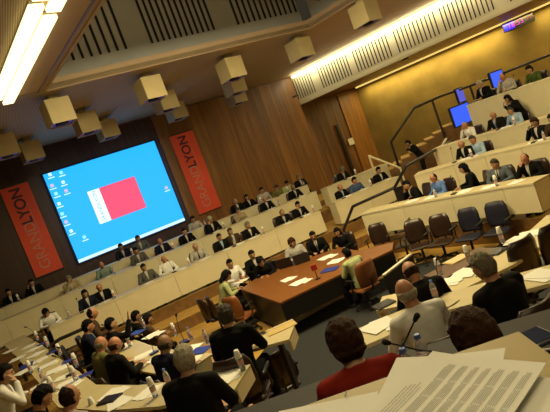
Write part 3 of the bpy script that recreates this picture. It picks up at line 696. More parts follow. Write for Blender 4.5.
r3((285, 187), 'dark-haired person in yellow green shirt bent forward, back row', 'person in yellow green shirt', top='green', suit=False, hc='dark', pose='read')
r3((297, 177), 'grey-haired man in dark jacket at the right end of the back row', 'grey-haired man at the back row end', top='charcoal', hc='grey', hair='wavy', yaw=25)
gm = 'people in the short middle block'
def rm(px, lb, sh, L=MID1, fl=.62, **k): row_person(L, px, fl, lb, sh, gm, **k)
rm((337, 187), 'bald man in black suit and light blue shirt at the aisle desk end', 'bald man at the aisle desk end', hair='bald', hc='grey', top='black', shirt='lightblue', skin='c', yaw=30, turn=10, chair=None)
rm((352, 180), 'dark-haired man in blue denim shirt beside the aisle', 'man in denim shirt', top='denim', suit=False, hc='black', skin='c', yaw=25)
rm((376, 170), 'dark-haired man in black suit behind the short middle desk', 'black-suited man at the short middle desk', top='black', hc='black')
rm((338, 169), 'grey-haired man in dark jacket before the dark wood recess', 'grey-haired man before the recess', L=MID2, fl=1.05, top='charcoal', hc='grey', hair='wavy', pose='read')
gr = 'people in the right bank'
def rr(L, fl, px, lb, sh, **k): row_person(L, px, fl, lb, sh, gr, **k)
rr(R1, .47, (415, 179), 'dark-haired man in black suit at the left end of the lowest right desk', 'black-suited man, lowest right desk', top='black', hc='black', pose='chin', turn=-25)
rr(R1, .47, (438, 175), 'man with glasses in a bright blue shirt, lowest right desk', 'man in bright blue shirt', top='blue', suit=False, hc='dark', hair='thin', glasses=True, skin='c', turn=-20)
rr(R1, .47, (470, 165), 'woman with long black hair in black, turned away, lowest right desk', 'black-haired woman turned away', top='black', hc='black', hair='long', turn=-50, suit=False)
rr(R1, .47, (497, 162), 'grey-haired man in grey suit and tie, lowest right desk', 'grey-haired man in grey suit', top='greyblue', hc='salt', tie='black', skin='c', turn=10, yaw=-20)
rr(R1, .47, (529, 156), 'bald man in black suit holding a hand to his face, lowest right desk', 'bald man with hand on face', top='black', hc='brown', hair='thin', pose='face', skin='c', turn=10)
rr(R2, .85, (464, 142), 'bald man in black waistcoat and white shirt, second right row', 'bald man in black waistcoat', top='black', hc='grey', hair='bald', skin='c', turn=-15, yaw=-20)
rr(R2, .85, (476, 137), 'man in light blue shirt leaning to his neighbour, second right row', 'man in light blue shirt leaning left', top='lightblue', suit=False, hc='salt', turn=-25, skin='c')
rr(R2, .85, (537, 124), 'brown-haired person in black and white, second right row near the edge', 'brown-haired person in black and white', top='black', hc='brown', hair='wavy', pose='phone')
rr(R2, .85, (555, 118), 'dark-haired person in brown at the right edge, second right row', 'dark-haired person at the right edge', top='brown', hc='dark', shirt=None)
rr(R3, 1.20, (469, 122), 'bald man in white shirt sipping, below the blue screens', 'bald man in white shirt below the blue screens', top='white', suit=False, hc='grey', hair='bald', skin='c', pose='face', turn=-20)
rr(R3, 1.20, (495, 113), 'bald man in dark suit and purple tie under the gallery', 'bald man in dark suit under the gallery', top='charcoal', hc='dark', hair='bald', tie='blue', skin='c')
rr(R3, 1.20, (514, 108), 'grey-haired man in light blue shirt looking left under the gallery', 'light-blue-shirted man under the gallery', top='lightblue', suit=False, hc='salt', turn=-15, yaw=-25)
rr(R4, 2.08, (483, 82), 'white-haired man in black suit in the gallery', 'white-haired man in the gallery', top='black', hc='white', turn=-10)
rr(R4, 2.08, (506, 74), 'reddish balding man in grey shirt in the gallery', 'man in grey shirt in the gallery', top='pale', suit=False, hc='auburn', hair='thin', skin='c', pose='face')
rr(R4, 2.08, (534, 71), 'dark-haired woman in dark green top in the gallery', 'woman in green in the gallery', top='darkgreen', suit=False, hc='dark', hair='wavy', turn=-10)
person('person in black standing bent by the stairs with hands at the face', 'person in black by the stairs', (5.25, 16.9), .85, math.radians(80), pose='stand', top='black', hc='dark', skin='b', sc_=.92, group=gr)
person('black-haired person bending down behind the man in the light blue shirt', 'black-haired person bending', (7.45, 14.05), 1.20, math.radians(95), pose='stand', top='black', hc='black', hair='long', skin='b', sc_=.93, group=gr)

# around the central table
gc = 'people around the central table'
def ct(px, D, rz, lb, sh, **k): head_person(px, D, 0.0, rz, lb, sh, gc, **k)
ct((226, 276), 11.3, -75, 'long-haired woman in pale green top leaning over the left end of the table', 'woman in pale green at the table end', top='green', suit=False, hc='black', hair='long', pose='read')
ct((230, 264), 12.9, -150, 'dark-haired man in white shirt at the far left corner of the table', 'man in white shirt at the table corner', top='white', suit=False, hc='black')
ct((252, 255), 13.0, -165, 'short-haired man in black top with both arms on the table', 'man in black top at the table', top='black', hc='dark')
ct((260, 262), 12.2, 165, 'small dark-haired person in black leaning on the table', 'dark-haired person leaning on the table', top='black', hc='black', pose='read', shirt=None)
ct((292, 243), 12.7, -175, 'woman with brown bob and white patterned jacket at the table', 'brown-haired woman in white jacket', top='pale', hc='auburn', hair='wavy', skin='c')
ct((313, 236), 12.7, 175, 'dark-haired man in black suit and tie at the middle of the table', 'black-suited man with tie at the table', top='black', hc='black', tie='greyblue')
ct((340, 239), 12.3, 150, 'person with long black hair in black at the right of the table', 'long-haired person in black at the table', top='black', hc='black', hair='long', suit=False)
ct((347, 254), 9.65, 30, 'dark-haired person in pale green jacket seen from behind at the table', 'person in pale green jacket at the table', top='green', hc='black', chair='orange', shirt=None)

# left foreground arm
ga = 'people along the left foreground desks'
def la(px, D, fl, rz, lb, sh, **k): head_person(px, D, fl, rz, lb, sh, ga, **k)
la((92, 313), 10.4, .35, -70, 'balding man in dark jacket in profile behind the dark-haired man', 'balding man in profile', hair='thin', hc='dark', top='brown', skin='c', shirt=None)
la((88, 327), 9.3, .35, -65, 'dark-haired man in navy suit in profile facing right', 'dark-haired man in navy suit', hc='black', top='navy', skin='c', shirt='lightblue')
la((111, 325), 8.95, .35, -60, 'dark-haired man in black seen from behind with raised hand', 'dark-haired man with raised hand', hc='black', top='black', pose='wave', shirt=None)
la((101, 344), 7.75, .35, -48, 'bald man with grey fringe and olive jacket seen from behind', 'bald man in olive jacket', hair='bald', hc='grey', top='olive', skin='c', shirt=None)
la((115, 345), 7.25, .35, -48, 'bald man with ruddy head and black jacket leaning to the table', 'ruddy bald man in black jacket', hair='bald', hc='brown', top='charcoal', skin='c', shirt=None)
la((136, 317), 10.6, 0, -60, 'dark-haired man low behind the blue folders, left one', 'left man low behind the folders', hc='black', top='black', skin='b', shirt=None)
la((148, 320), 10.0, 0, -60, 'dark-haired man low behind the blue folders, right one', 'right man low behind the folders', hc='dark', top='brown', skin='b', shirt=None)
la((165, 344), 6.35, .35, -38, 'grey balding man in navy jacket behind the white-haired man', 'grey balding man in navy', hair='bald', hc='salt', top='navy', skin='b', shirt=None)
la((184, 356), 4.35, .62, -15, 'white-haired man in dark olive jacket seen from behind, lower left', 'white-haired man in dark jacket', hair='short', hc='white', top='charcoal', shirt=None)
la((225, 311), 5.75, .50, -12, 'grey-brown-haired man in black jacket seen from behind in the middle', 'broad man in black jacket', hair='short', hc='salt', top='black', shirt=None)
la((5, 374), 6.8, .62, -62, 'dark-haired man in white shirt with hand on cheek at the left edge', 'man in white shirt at the left edge', hc='dark', top='white', suit=False, pose='face', sleeves=False)
la((42, 398), 5.2, .62, -40, 'dark-haired person in dark jacket at the bottom left', 'dark-haired person at the bottom left', hc='black', top='black', skin='c', shirt=None, pose='read')
la((70, 397), 4.75, .62, -30, 'man with thinning brown crown at the bottom left', 'man with thinning crown', hair='thin', hc='brown', top='pale', suit=False, skin='c')

# right foreground
gf = 'people seen from behind in the right foreground'
def fr(px, D, fl, rz, lb, sh, **k): head_person(px, D, fl, rz, lb, sh, gf, **k)
fr((346, 343), 2.6, 1.10, 4, 'woman with short dark brown hair and red top seen from behind', 'woman in the red top', hair='bushy', hc='auburn', top='red', suit=False, chair='blue')
fr((406, 293), 4.15, .62, 12, 'balding white-haired man in white shirt seen from behind', 'man in white shirt seen from behind', hair='bald', hc='white', top='white', suit=False, skin='c')
fr((411, 272), 5.35, .40, 8, 'bald ruddy man in black jacket in front of the white shirt', 'ruddy bald man in black', hair='bald', hc='brown', top='black', skin='c', shirt=None, pose='read')
fr((484, 268), 4.1, .62, 22, 'grey-haired man in dark suit seen from behind, right foreground', 'grey-haired man in dark suit at right', hair='short', hc='grey', top='charcoal', skin='c', shirt=None, yaw=15)
fr((477, 340), 2.05, 1.10, 10, 'woman with bushy brown hair just beyond the papers', 'woman with bushy brown hair', hair='bushy', hc='auburn', top='black', shirt=None, chair='blue')

for i, (a, _) in enumerate(PEOPLE):
    for b, _ in PEOPLE[i + 1:]:
        d = (a.location - b.location).length
        if d < .52: print('CLOSE', round(d, 2), a['label'], '|', b['label'])
# ------------------------------------------------------------ wall-mounted things
wdv = Vector((math.cos(WA), math.sin(WA), 0)); wn_ = Vector((wdv.y, -wdv.x, 0))   # out of the front wall
WM = Matrix((wdv, Vector((0, 0, 1)), wn_)).transposed()                          # local x along, y up, z out
WP = (-7.0, wx(-7.0)); WQ = (3.0, wx(3.0))
def wloc(x, y): return online(x, y, WP, WQ)
def text(name, body, size, mtl, parent, loc, rot=0.0, ext=.004, align='CENTER', sx=1.0, bold=0.0):
    cu = bpy.data.curves.new(name, 'FONT'); cu.body = body; cu.size = size; cu.extrude = ext; cu.offset = bold; cu.align_x = align; cu.align_y = 'CENTER'
    t = bpy.data.objects.new('tmp', cu); C.objects.link(t); dg = bpy.context.evaluated_depsgraph_get()
    me = bpy.data.meshes.new_from_object(t.evaluated_get(dg)); bpy.data.objects.remove(t); me.materials.clear(); me.materials.append(mtl)
    o = bpy.data.objects.new(name, me); C.objects.link(o); o.parent = parent; o.location = loc; o.rotation_euler = (0, 0, rot); o.scale = (sx, 1, 1); return o
def wallthing(name, c, label, cat, group=None, off=0.05):
    e = empty(name, (0, 0, 0), label, cat, group); M = WM.to_4x4(); M.translation = c + wn_ * off; e.matrix_world = M; return e
def lbox(parent, name, c, d, m_, **k): return MB().box(c, d).build(name, m_, parent, world=False, **k)
# front wall around the screen, its shade painted as a darker layer
p0 = wloc(150, 118); X1 = p0.x
struct('wall_shaded_part', MB().wallbox((-15.9, wx(-15.9) - .02), (X1, wx(X1) - .02), 1.3, 6.55, -0.05), wood_mat('plywood_shaded', (.035, .016, .010), (.05, .022, .012), (.07, .03, .015), ang=-WA))
corn = [wloc(43.9, 175.2), wloc(153.6, 141.3), wloc(77.3, 263.6), wloc(183.4, 220.8)]
scx = [(c - corn[0]).dot(wdv) for c in corn]; W_ = (scx[1] + scx[3] - scx[2] - scx[0]) / 2
ztop = (corn[0].z + corn[1].z) / 2; zbot = (corn[2].z + corn[3].z) / 2; Hs = ztop - zbot
cc = (corn[0] + corn[1] + corn[2] + corn[3]) / 4; cc.z = (ztop + zbot) / 2
print('screen', W_, Hs, cc)
S = wallthing('projection_screen', cc, 'large glowing projection screen with cyan desktop on the far wall', 'screen', off=.14)
def emat(name, c, s): return mat(name, (0, 0, 0), .6, emit=c, estr=s)
lbox(S, 'screen_frame', (0, 0, -.03), (W_ + .12, Hs + .12, .06), M_black)
lbox(S, 'screen_image', (0, 0, .005), (W_, Hs, .01), emat('screen_cyan', (.012, .38, .86), 1.25))
lbox(S, 'taskbar', (0, -Hs / 2 + .055, .013), (W_, .11, .006), emat('taskbar_pale', (.55, .80, .95), 1.2))
def spt(x, y):
    h = wloc(x, y) - cc; return h.dot(wdv), h.z
a1, a2, a3, a4 = spt(87, 192), spt(134, 177), spt(98.5, 224.5), spt(145, 208)
rx0, rx1, ry0, ry1 = (a1[0] + a3[0]) / 2, (a2[0] + a4[0]) / 2, (a3[1] + a4[1]) / 2, (a1[1] + a2[1]) / 2
ww_ = rx1 - rx0
lbox(S, 'red_square', (rx0 + ww_ * .62, (ry0 + ry1) / 2, .013), (ww_ * .76, ry1 - ry0, .006), emat('screen_red', (.82, .07, .12), 1.1))
lbox(S, 'white_strip', (rx0 + ww_ * .12, (ry0 + ry1) / 2, .013), (ww_ * .24, ry1 - ry0, .006), emat('screen_white', (.75, .95, 1.0), 1.2))
text('strip_text', 'GRANDLYON', .19, emat('screen_greytext', (.25, .5, .6), .8), S, (rx0 + ww_ * .12, (ry0 + ry1) / 2, .017), math.pi / 2, ext=.001)
icons = [(50, 176), (61, 174), (52, 187), (63, 183.5), (56, 195), (66, 192), (59, 205), (62, 215), (66, 223), (71, 232), (84, 238), (165.5, 189)]
icm = [emat('icon_pale', (.6, .9, .9), 1.1), emat('icon_pink', (.7, .5, .75), 1.0), emat('icon_green', (.3, .85, .75), 1.1)]
for i, (x, y) in enumerate(icons):
    u, v = spt(x, y); lbox(S, 'desktop_icon', (u, v + .03, .013), (.11, .11, .006), icm[(i * 2) % 3])
    lbox(S, 'icon_caption', (u, v - .09, .012), (.22, .035, .004), icm[0])
M_ban = mat('banner_red', (.82, .085, .03), .6, noise=.08, nscale=2)
M_bant = mat('banner_dark_text', (.07, .012, .025), .6); M_banl = mat('banner_pale_text', (.62, .24, .17), .6)
def banner(q, label):
    cs = [wloc(*p) for p in q]; c = sum(cs, Vector()) / 4
    w_ = ((cs[1] - cs[0]).dot(wdv) + (cs[3] - cs[2]).dot(wdv)) / 2; h_ = (cs[0].z + cs[1].z - cs[2].z - cs[3].z) / 2
    print('banner', w_, h_)
    B_ = wallthing('hanging_banner', c, label, 'banner', 'red banners on the far wall', off=.12)
    lbox(B_, 'cloth', (0, 0, 0), (w_, h_, .012), M_ban)
    lbox(B_, 'top_rail', (0, h_ / 2, 0), (w_ + .04, .04, .03), M_metalblk); lbox(B_, 'bottom_rail', (0, -h_ / 2, 0), (w_ + .04, .04, .03), M_metalblk)
    s = h_ * .155
    text('pale_lettering', 'GRAND', s, M_banl, B_, (-w_ * .02, -h_ * .44, .008), math.pi / 2, align='LEFT', sx=.96)
    text('dark_lettering', 'LYON', s, M_bant, B_, (-w_ * .02, -h_ * .44 + s * 3.42 * .96, .008), math.pi / 2, align='LEFT', sx=.96, bold=.012)
    lbox(B_, 'side_line', (w_ * .20, h_ * .08, .008), (.02, h_ * .42, .004), M_banl)
banner([(0.5, 189.5), (28.5, 181.5), (35, 279), (62, 268)], 'red banner with vertical lettering left of the screen')
banner([(168.5, 136.5), (192.5, 130.5), (198, 215), (219.5, 208)], 'red banner with vertical lettering right of the screen')
# dark recess of the side alcove: last wood stretch with painted-in light, door, sign
def wbox(x0, x1, z0, z1, out, m_, nm):
    return struct(nm, MB().wallbox((x0, wx(x0)), (x1, wx(x1)), z0, z1, -out), m_)
M_plylit = wood_mat('plywood_lit', (.22, .09, .016), (.32, .14, .024), (.42, .19, .035), ang=-WA)  # lit copy of the front plywood, light put into the colour
M_plymid = wood_mat('plywood_mid', (.17, .072, .015), (.23, .10, .019), (.30, .14, .026), ang=-WA)  # brighter tone of the same wood, the light on it painted in
wbox(wloc(345, 120).x, 5.58, .9, 5.2, .06, M_plylit, 'wall_alcove_lit_part')
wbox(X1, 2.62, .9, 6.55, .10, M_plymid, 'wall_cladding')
pd = wloc(346, 155)
DR = wallthing('door_frame_bar', Vector((pd.x, pd.y, 2.3)), 'tall dark upright bar in the wood wall beside the white sign', 'post', off=.10)
lbox(DR, 'bar', (0, .1, 0), (.14, 2.9, .06), M_metalblk); lbox(DR, 'cap', (0, 1.57, 0), (.2, .05, .08), M_metalblk)
pg = wloc(350, 142); SG = wallthing('wall_sign', pg, 'small white square notice on the wood wall of the recess', 'sign', off=.10)
lbox(SG, 'plate', (0, 0, 0), (.30, .30, .015), M_white); lbox(SG, 'frame', (0, 0, -.008), (.33, .33, .012), M_panel)
# side wall: clock, screens
SP = (SWs.x, SWs.y); SQ = (SWe.x, SWe.y)
sm_in = Vector((-snrm.x, -snrm.y, 0)); sd3 = Vector((sdir.x, sdir.y, 0)); SM = Matrix((sd3, Vector((0, 0, 1)), sm_in)).transposed()
pc = online(519, 20, SP, SQ)
CK = empty('led_clock', (0, 0, 0), 'small LED display with red and blue lights high on the mustard wall', 'clock'); M = SM.to_4x4(); M.translation = pc + sm_in * .30 + Vector((0, 0, -.1)); CK.matrix_world = M
lbox(CK, 'case', (0, 0, 0), (1.1, .34, .12), M_black); lbox(CK, 'bracket', (0, 0, -.18), (.3, .12, .24), M_metalblk); lbox(CK, 'top_edge', (0, .18, .0), (1.1, .03, .14), M_soffit)
lbox(CK, 'blue_field', (-.33, 0, .062), (.40, .28, .01), emat('led_blue', (.03, .02, .9), 1.0))
text('digits', '18:53', .26, emat('led_magenta', (.85, .03, .45), 1.2), CK, (-.08, 0, .07)); text('small_digits', '15', .17, emat('led_red', (.7, .02, .05), 1.0), CK, (.40, 0, .07))
def tv(px, D, wd, hg, rz, label, bright=1.0):
    p = atY(px[0], px[1], D); e = empty('display_screen', (0, 0, 0), label, 'screen', 'blue display screens at the gallery')
    M = Matrix.Rotation(rz, 4, 'Z') @ Matrix.Rotation(math.pi / 2, 4, 'X'); M.translation = p; e.matrix_world = M
    lbox(e, 'case', (0, 0, -.04), (wd + .08, hg + .08, .07), M_black, bevel=.01); lbox(e, 'picture', (0, 0, .0), (wd, hg, .006), emat('blue_picture_%d' % (bright * 10), (.04 + .1 * (bright < 1), .12 + .04 * (bright < 1), .95), bright))
    return e, p
e1, q1 = tv((462, 114.5), 16.2, .88, .60, math.radians(28), 'bright blue display screen on a stand below the darker one')
MB().tube([(q1.x, q1.y + .12, 2.3), (q1.x, q1.y + .12, q1.z)], .05).build('stand', M_metalblk, None).parent = None
st_ = bpy.data.objects['stand']; st_.parent = e1; st_.matrix_parent_inverse = e1.matrix_world.inverted()
e2, q2 = tv((461, 95), 17.6, .55, .46, math.radians(45), 'dull blue display screen behind and above the bright one', .6)
s2 = MB().tube([(q2.x + .05, q2.y + .12, 2.08), (q2.x + .05, q2.y + .12, q2.z)], .05).build('stand', M_metalblk, None); s2.parent = e2; s2.matrix_parent_inverse = e2.matrix_world.inverted()
e3, q3 = tv((498, 79), 16.6, .62, .50, math.radians(28), 'blue display screen behind the man in the grey shirt in the gallery')
s3 = MB().tube([(q3.x, q3.y + .12, 2.08), (q3.x, q3.y + .12, q3.z)], .05).build('stand', M_metalblk, None); s3.parent = e3; s3.matrix_parent_inverse = e3.matrix_world.inverted()
# stairs up to the gallery
GP, GQ = (4.6, 18.3), (9.2, 17.0)
sa = online(386, 174, GP, GQ); sb = online(452, 124, GP, GQ); print('stairs', sa, sb)
n_ = 8; sd_ = (Vector((sb.x, sb.y)) - Vector((sa.x, sa.y))); L_ = sd_.length; sd_.normalize(); sn_ = Vector((-sd_.y, sd_.x))
for i in range(n_):
    a = Vector((sa.x, sa.y)) + sd_ * L_ * i / n_; b = Vector((sa.x, sa.y)) + sd_ * (L_ * (i + 1) / n_ + .02); z = sa.z + (sb.z - sa.z) * (i + 1) / n_
    mb = MB(); mb.wallbox(a, b, z - .03, z, 1.3, 0); mb.wallbox(a + sd_ * .01, b, .6, z - .03, 1.28, 1); struct('floor_stair_step', mb, [M_floorwood, M_riser])
la_ = Vector((sb.x, sb.y)); struct('floor_stair_landing', MB().wallbox(la_, la_ + sd_ * 1.4, sb.z - .18, sb.z, 1.3, 0).wallbox(la_, la_ + sd_ * 1.4, .6, sb.z - .18, 1.28, 1), [M_mustard, M_riser])
def rail(name, pts, r, m_, label, posts=(), grp='handrails by the stairs', zf=None):
    c = pts[0]; e = empty(name, (c.x, c.y, c.z), label, 'handrail', grp)
    MB().tube(pts, r, 8).build('rail', m_, e, smooth=True)
    for k, (p, z) in enumerate(posts): MB().tube([p, (p.x, p.y, z)], r * .9, 8).build('post', m_, e)
    return e
def pl(P, Q, *pp): return [online(x, y, P, Q) for x, y in pp]
u_ = pl((4.6, 18.1), (9.3, 16.8), (399, 167), (391, 142), (414, 108), (432, 100), (441, 96))
u2 = [u_[-1]] + pl((6.6, 18.6), (12.6, 14.4), (470, 86), (552, 54))
rail('stair_handrail', u_, .045, M_metalblk, 'thin dark rail climbing beside the stairs against the mustard wall', [(u_[3], sb.z - .4), (u_[0], .6)])
rail('gallery_handrail', u2, .045, M_metalblk, 'long dark rail running along the gallery to the right edge', [(u2[1], 2.05), (u2[2], 2.05)])
l_ = pl((1.75, 14.9), (3.9, 13.9), (343.7, 230), (352.8, 206.5), (394.7, 187.5), (406, 166)) + pl((3.9, 13.9), (5.1, 15.1), (452, 141))
rail('aisle_handrail', l_, .045, M_metalblk, 'dark rail rising along the aisle in front of the short middle desk', [(l_[0], .0)])
pst = online(398.5, 190, (1.75, 14.9), (3.9, 13.9)); e = empty('rail_post', (pst.x, pst.y, .5), 'thick dark post at the bend of the aisle rail, left of the lowest right desk', 'post')
MB().box((pst.x, pst.y, .92), (.26, .08, .90)).build('shaft', M_metalblk, e, bevel=.01); MB().box((pst.x, pst.y, 1.38), (.30, .11, .03)).build('cap', M_metalblk, e)
w_ = pl((2.9, 17.2), (4.4, 16.9), (369, 156), (400, 168)); rail('wood_handrail', w_, .04, M_panel, 'pale straight handrail sloping down above the short middle desk', [(w_[0], .9), (w_[1], .9)])
w_ = pl((4.9, 15.9), (6.5, 15.6), (436, 156), (446, 139)); rail('wood_handrail', w_, .04, M_soffit, 'pale short handrail beside the person in black at the stairs', [(w_[0], .8)])
# lower left stair aisle
h_ = [atz(20, 366, .95), atz(48, 346, 1.2), atz(84, 327, 1.35)]
h_ = pl((-7.2, 11.6), (-4.6, 12.6), (20, 365), (60, 339), (85, 328)); rail('aisle_handrail', h_, .045, M_metalblk, 'dark handrail crossing the wooden steps at the lower left', [(h_[0], .0), (h_[2], .0)])
for i, z in enumerate((.15, .46)):
    a = atz(38, 362, z); mb = MB(); mb.box((-6.75 - .1 * i, 11.55 + .45 * i + .1, z / 2), (1.6, .75, z), Matrix.Rotation(WA * .8, 3, 'Z'), 1); mb.box((-6.75 - .1 * i, 11.55 + .45 * i + .1, z + .01), (1.62, .77, .03), Matrix.Rotation(WA * .8, 3, 'Z'), 0)
    struct('floor_aisle_step', mb, [M_floorwood, M_riser])

# ------------------------------------------------------------ central table
M_tab = mat('table_orange_wood', (.22, .085, .022), .35, noise=.2, nscale=3, stretch=(1, 6, 1))
TB = [(-1.45, 11.7), (-.56, 9.35), (1.95, 10.15), (2.15, 10.75), (1.4, 11.15), (1.15, 12.25), (-.95, 12.42)]
e = empty('central_table', (.4, 10.9, 0), 'large orange brown wooden table in the middle of the pit', 'table')
MB().prism(TB, .71, .75).build('table_top', M_tab, e, bevel=.005)
MB().wallbox(TB[1], TB[2], .35, .708, .03).build('front_panel', M_metalblk, e); MB().wallbox(TB[0], TB[1], .1, .708, .03).build('side_panel', M_metalblk, e)
for p in ((-1.3, 11.6), (-.5, 9.5), (1.85, 10.3), (2.0, 10.6), (-.8, 12.2), (.7, 9.85), (1.0, 12.1)): MB().box((p[0], p[1], .36), (.07, .07, .70)).build('leg', M_metalblk, e)
e = empty('low_partition', (2.6, 9.7, 0), 'low dark panel with pale top edge right of the central table', 'partition')
a = atz(385, 275, .6); b = atz(412, 254, .6)
MB().wallbox((a.x, a.y), (b.x, b.y), 0.012, .58, .05).build('board', M_metalblk, e); MB().wallbox((a.x, a.y), (b.x, b.y), .58, .61, .07).build('top_edge', M_soffit, e)
# pit chairs (empty)
ge = 'empty chairs in the pit'
def pit(px, z, kind, rz, lb):
    p = atz(px[0], px[1], z); put_chair(kind, (p.x, p.y), .4 if (z == .9 and kind == 'dark') else (.5 if p.y < 6.3 else 0), math.radians(rz), lb, ge)
pit((376, 236), .72, 'dark', 150, 'empty brown leather chair at the left end below the lowest right desk')
pit((400, 232), .72, 'dark', 60, 'empty dark chair seen from the side, second below the lowest right desk')
pit((416, 233), .72, 'dark', 165, 'empty brown leather chair third below the lowest right desk')
pit((437, 229), .72, 'dark', 140, 'empty brown leather chair turned right, fourth below the lowest right desk')
pit((463, 219), .82, 'blue', 130, 'empty black chair with blue sheen, left of the pair by the carpet')
pit((491, 213), .82, 'blue', 130, 'empty black chair with blue sheen, right of the pair by the carpet')
pit((515, 272), .9, 'dark', 20, 'dark leather chair standing at the receding desk, left of two near the right edge')
pit((540, 258), .9, 'dark', 30, 'dark leather chair at the receding desk, right of two near the right edge')
pit((238, 301), .75, 'orange', -35, 'empty orange brown chair at the left end of the central table')
pit((213, 304), .72, 'dark', -60, 'empty dark chair behind the orange brown one, left of the central table')
pit((276, 372), .6, 'dark', 15, 'empty black chair under the short desk with the envelope')
pit((78, 356), .6, 'blue', -70, 'dark chair with bluish armrest pulled out beside the man in navy')

# ------------------------------------------------------------ desk items
M_bot = mat('clear_plastic', (.75, .80, .82), .12, trans=.75); M_cap = mat('blue_cap', (.12, .22, .65), .4); M_lab = mat('bottle_label', (.55, .35, .35), .5)
M_cup = mat('white_cup', (.80, .80, .74), .5)
M_scr = mat('laptop_black', (.015, .015, .017), .3); M_fold = mat('blue_folder', (.02, .04, .28), .4); M_brown = mat('kraft_paper', (.50, .36, .12), .7)
M_ink = mat('printed_ink', (.33, .33, .31), .8)
def proto_bottle():
    e = empty('water_bottle', (0, 0, 0), 'x', 'bottle')
    MB().lathe([(.02, 0), (.031, .004), (.032, .06), (.029, .075), (.032, .09), (.032, .145), (.026, .175), (.013, .195), (.013, .208)], seg=16).build('body', M_bot, e, smooth=True)
    MB().lathe([(.0325, .07), (.0335, .072), (.0335, .125), (.0325, .127)], seg=16).build('label_band', M_lab, e)
    MB().lathe([(.0155, .203), (.0155, .222), (.012, .225)], seg=14).build('cap', M_cap, e)
    return e
def proto_cup():
    e = empty('plastic_cup', (0, 0, 0), 'x', 'cup')
    MB().lathe([(.035, 0), (.036, .003), (.025, .084), (.0, .085)] if False else [(.036, 0), (.0375, .004), (.026, .086), (.022, .088)], seg=16).build('wall', M_cup, e, smooth=True)
    MB().lathe([(.038, 0), (.039, .003), (.038, .006)], seg=16).build('rim', M_cup, e)
    return e
def proto_mic():
    e = empty('gooseneck_microphone', (0, 0, 0), 'x', 'microphone')
    MB().box((0, 0, .015), (.10, .13, .03)).build('base', M_scr, e, bevel=.004)
    MB().tube([(0, 0, .03), (0, .01, .16), (0, -.02, .27), (0, -.08, .36)], .0045, 6).build('neck', M_metalblk, e)
    MB().cap((0, -.085, .365), (0, -.125, .395), .012, .016, 10).build('head', M_black, e); return e
def proto_laptop():
    e = empty('laptop', (0, 0, 0), 'x', 'laptop')
    MB().box((0, 0, .012), (.34, .24, .02)).build('keyboard_base', M_scr, e, bevel=.003)
    MB().box((0, .15, .12), (.34, .012, .22), Matrix.Rotation(math.radians(-18), 3, 'X')).build('lid', M_scr, e, bevel=.003); return e
def proto_case():
    e = empty('tablet_case', (0, 0, 0), 'x', 'case')
    MB().box((0, 0, .010), (.26, .20, .02)).build('cover', M_scr, e, bevel=.004); MB().box((0, -.085, .022), (.24, .012, .004)).build('zip', M_metalblk, e); return e
def proto_paper(kind):
    e = empty('paper_stack', (0, 0, 0), 'x', 'papers'); rr_ = random.Random(kind)
    for i in range(3 if kind else 2):
        R_ = Matrix.Rotation(rr_.uniform(-.35, .35), 3, 'Z'); MB().box((rr_.uniform(-.10, .10), rr_.uniform(-.03, .03), .002 + .004 * i), (.21, .295, .003), R_).build('sheet', M_white, e)
    return e
def proto_folder():
    e = empty('document_folder', (0, 0, 0), 'x', 'folder')
    MB().box((0, 0, .008), (.24, .32, .014)).build('cover', M_fold, e, bevel=.003); MB().box((.004, 0, .008), (.236, .312, .009)).build('pages', M_white, e); return e
PR = dict(bottle=proto_bottle, cup=proto_cup, mic=proto_mic, laptop=proto_laptop, case=proto_case, folder=proto_folder, paper0=lambda: proto_paper(0), paper1=lambda: proto_paper(1), paper2=lambda: proto_paper(2))
PD = {}
GRP = dict(bottle='water bottles on the desks', cup='white plastic cups upside down on the bottles', mic='gooseneck microphones on the desks', laptop='laptops on the desks', case='black cases on the desks', folder='folders on the desks', paper0='papers on the desks', paper1='papers on the desks', paper2='papers on the desks')
def item(kind, x, y, z, rz, label, sc_=1.0):
    if kind not in PD: PD[kind] = e = PR[kind]()
    else: e = copy_tree(PD[kind])
    e.location = (x, y, z); e.rotation_euler = (0, 0, rz); e.scale = (sc_,) * 3; tag(e, label, None, GRP[kind]); return e
rnd = random.Random(11)
def bottle_cup(x, y, z, where, cup=True):
    item('bottle', x, y, z, 0, 'clear water bottle ' + where)
    if cup: item('cup', x, y, z + .15, 0, 'white cup on the bottle ' + where)
DESKS = [(ROW1, 1.37, .5, 1), (ROW2, 1.80, .5, 1), (ROW3, 2.02, .5, 1), (MID1, 1.43, .5, 1), (MID2, 1.80, .5, 1), (R1, 1.22, .5, 1), (R2, 1.60, .5, 1), (R3, 1.95, .5, 1), (R4, 2.83, .5, 1), (LO, 1.35, .5, 1), (LI, 1.10, .6, -1), (LM, 1.25, .5, 1)]
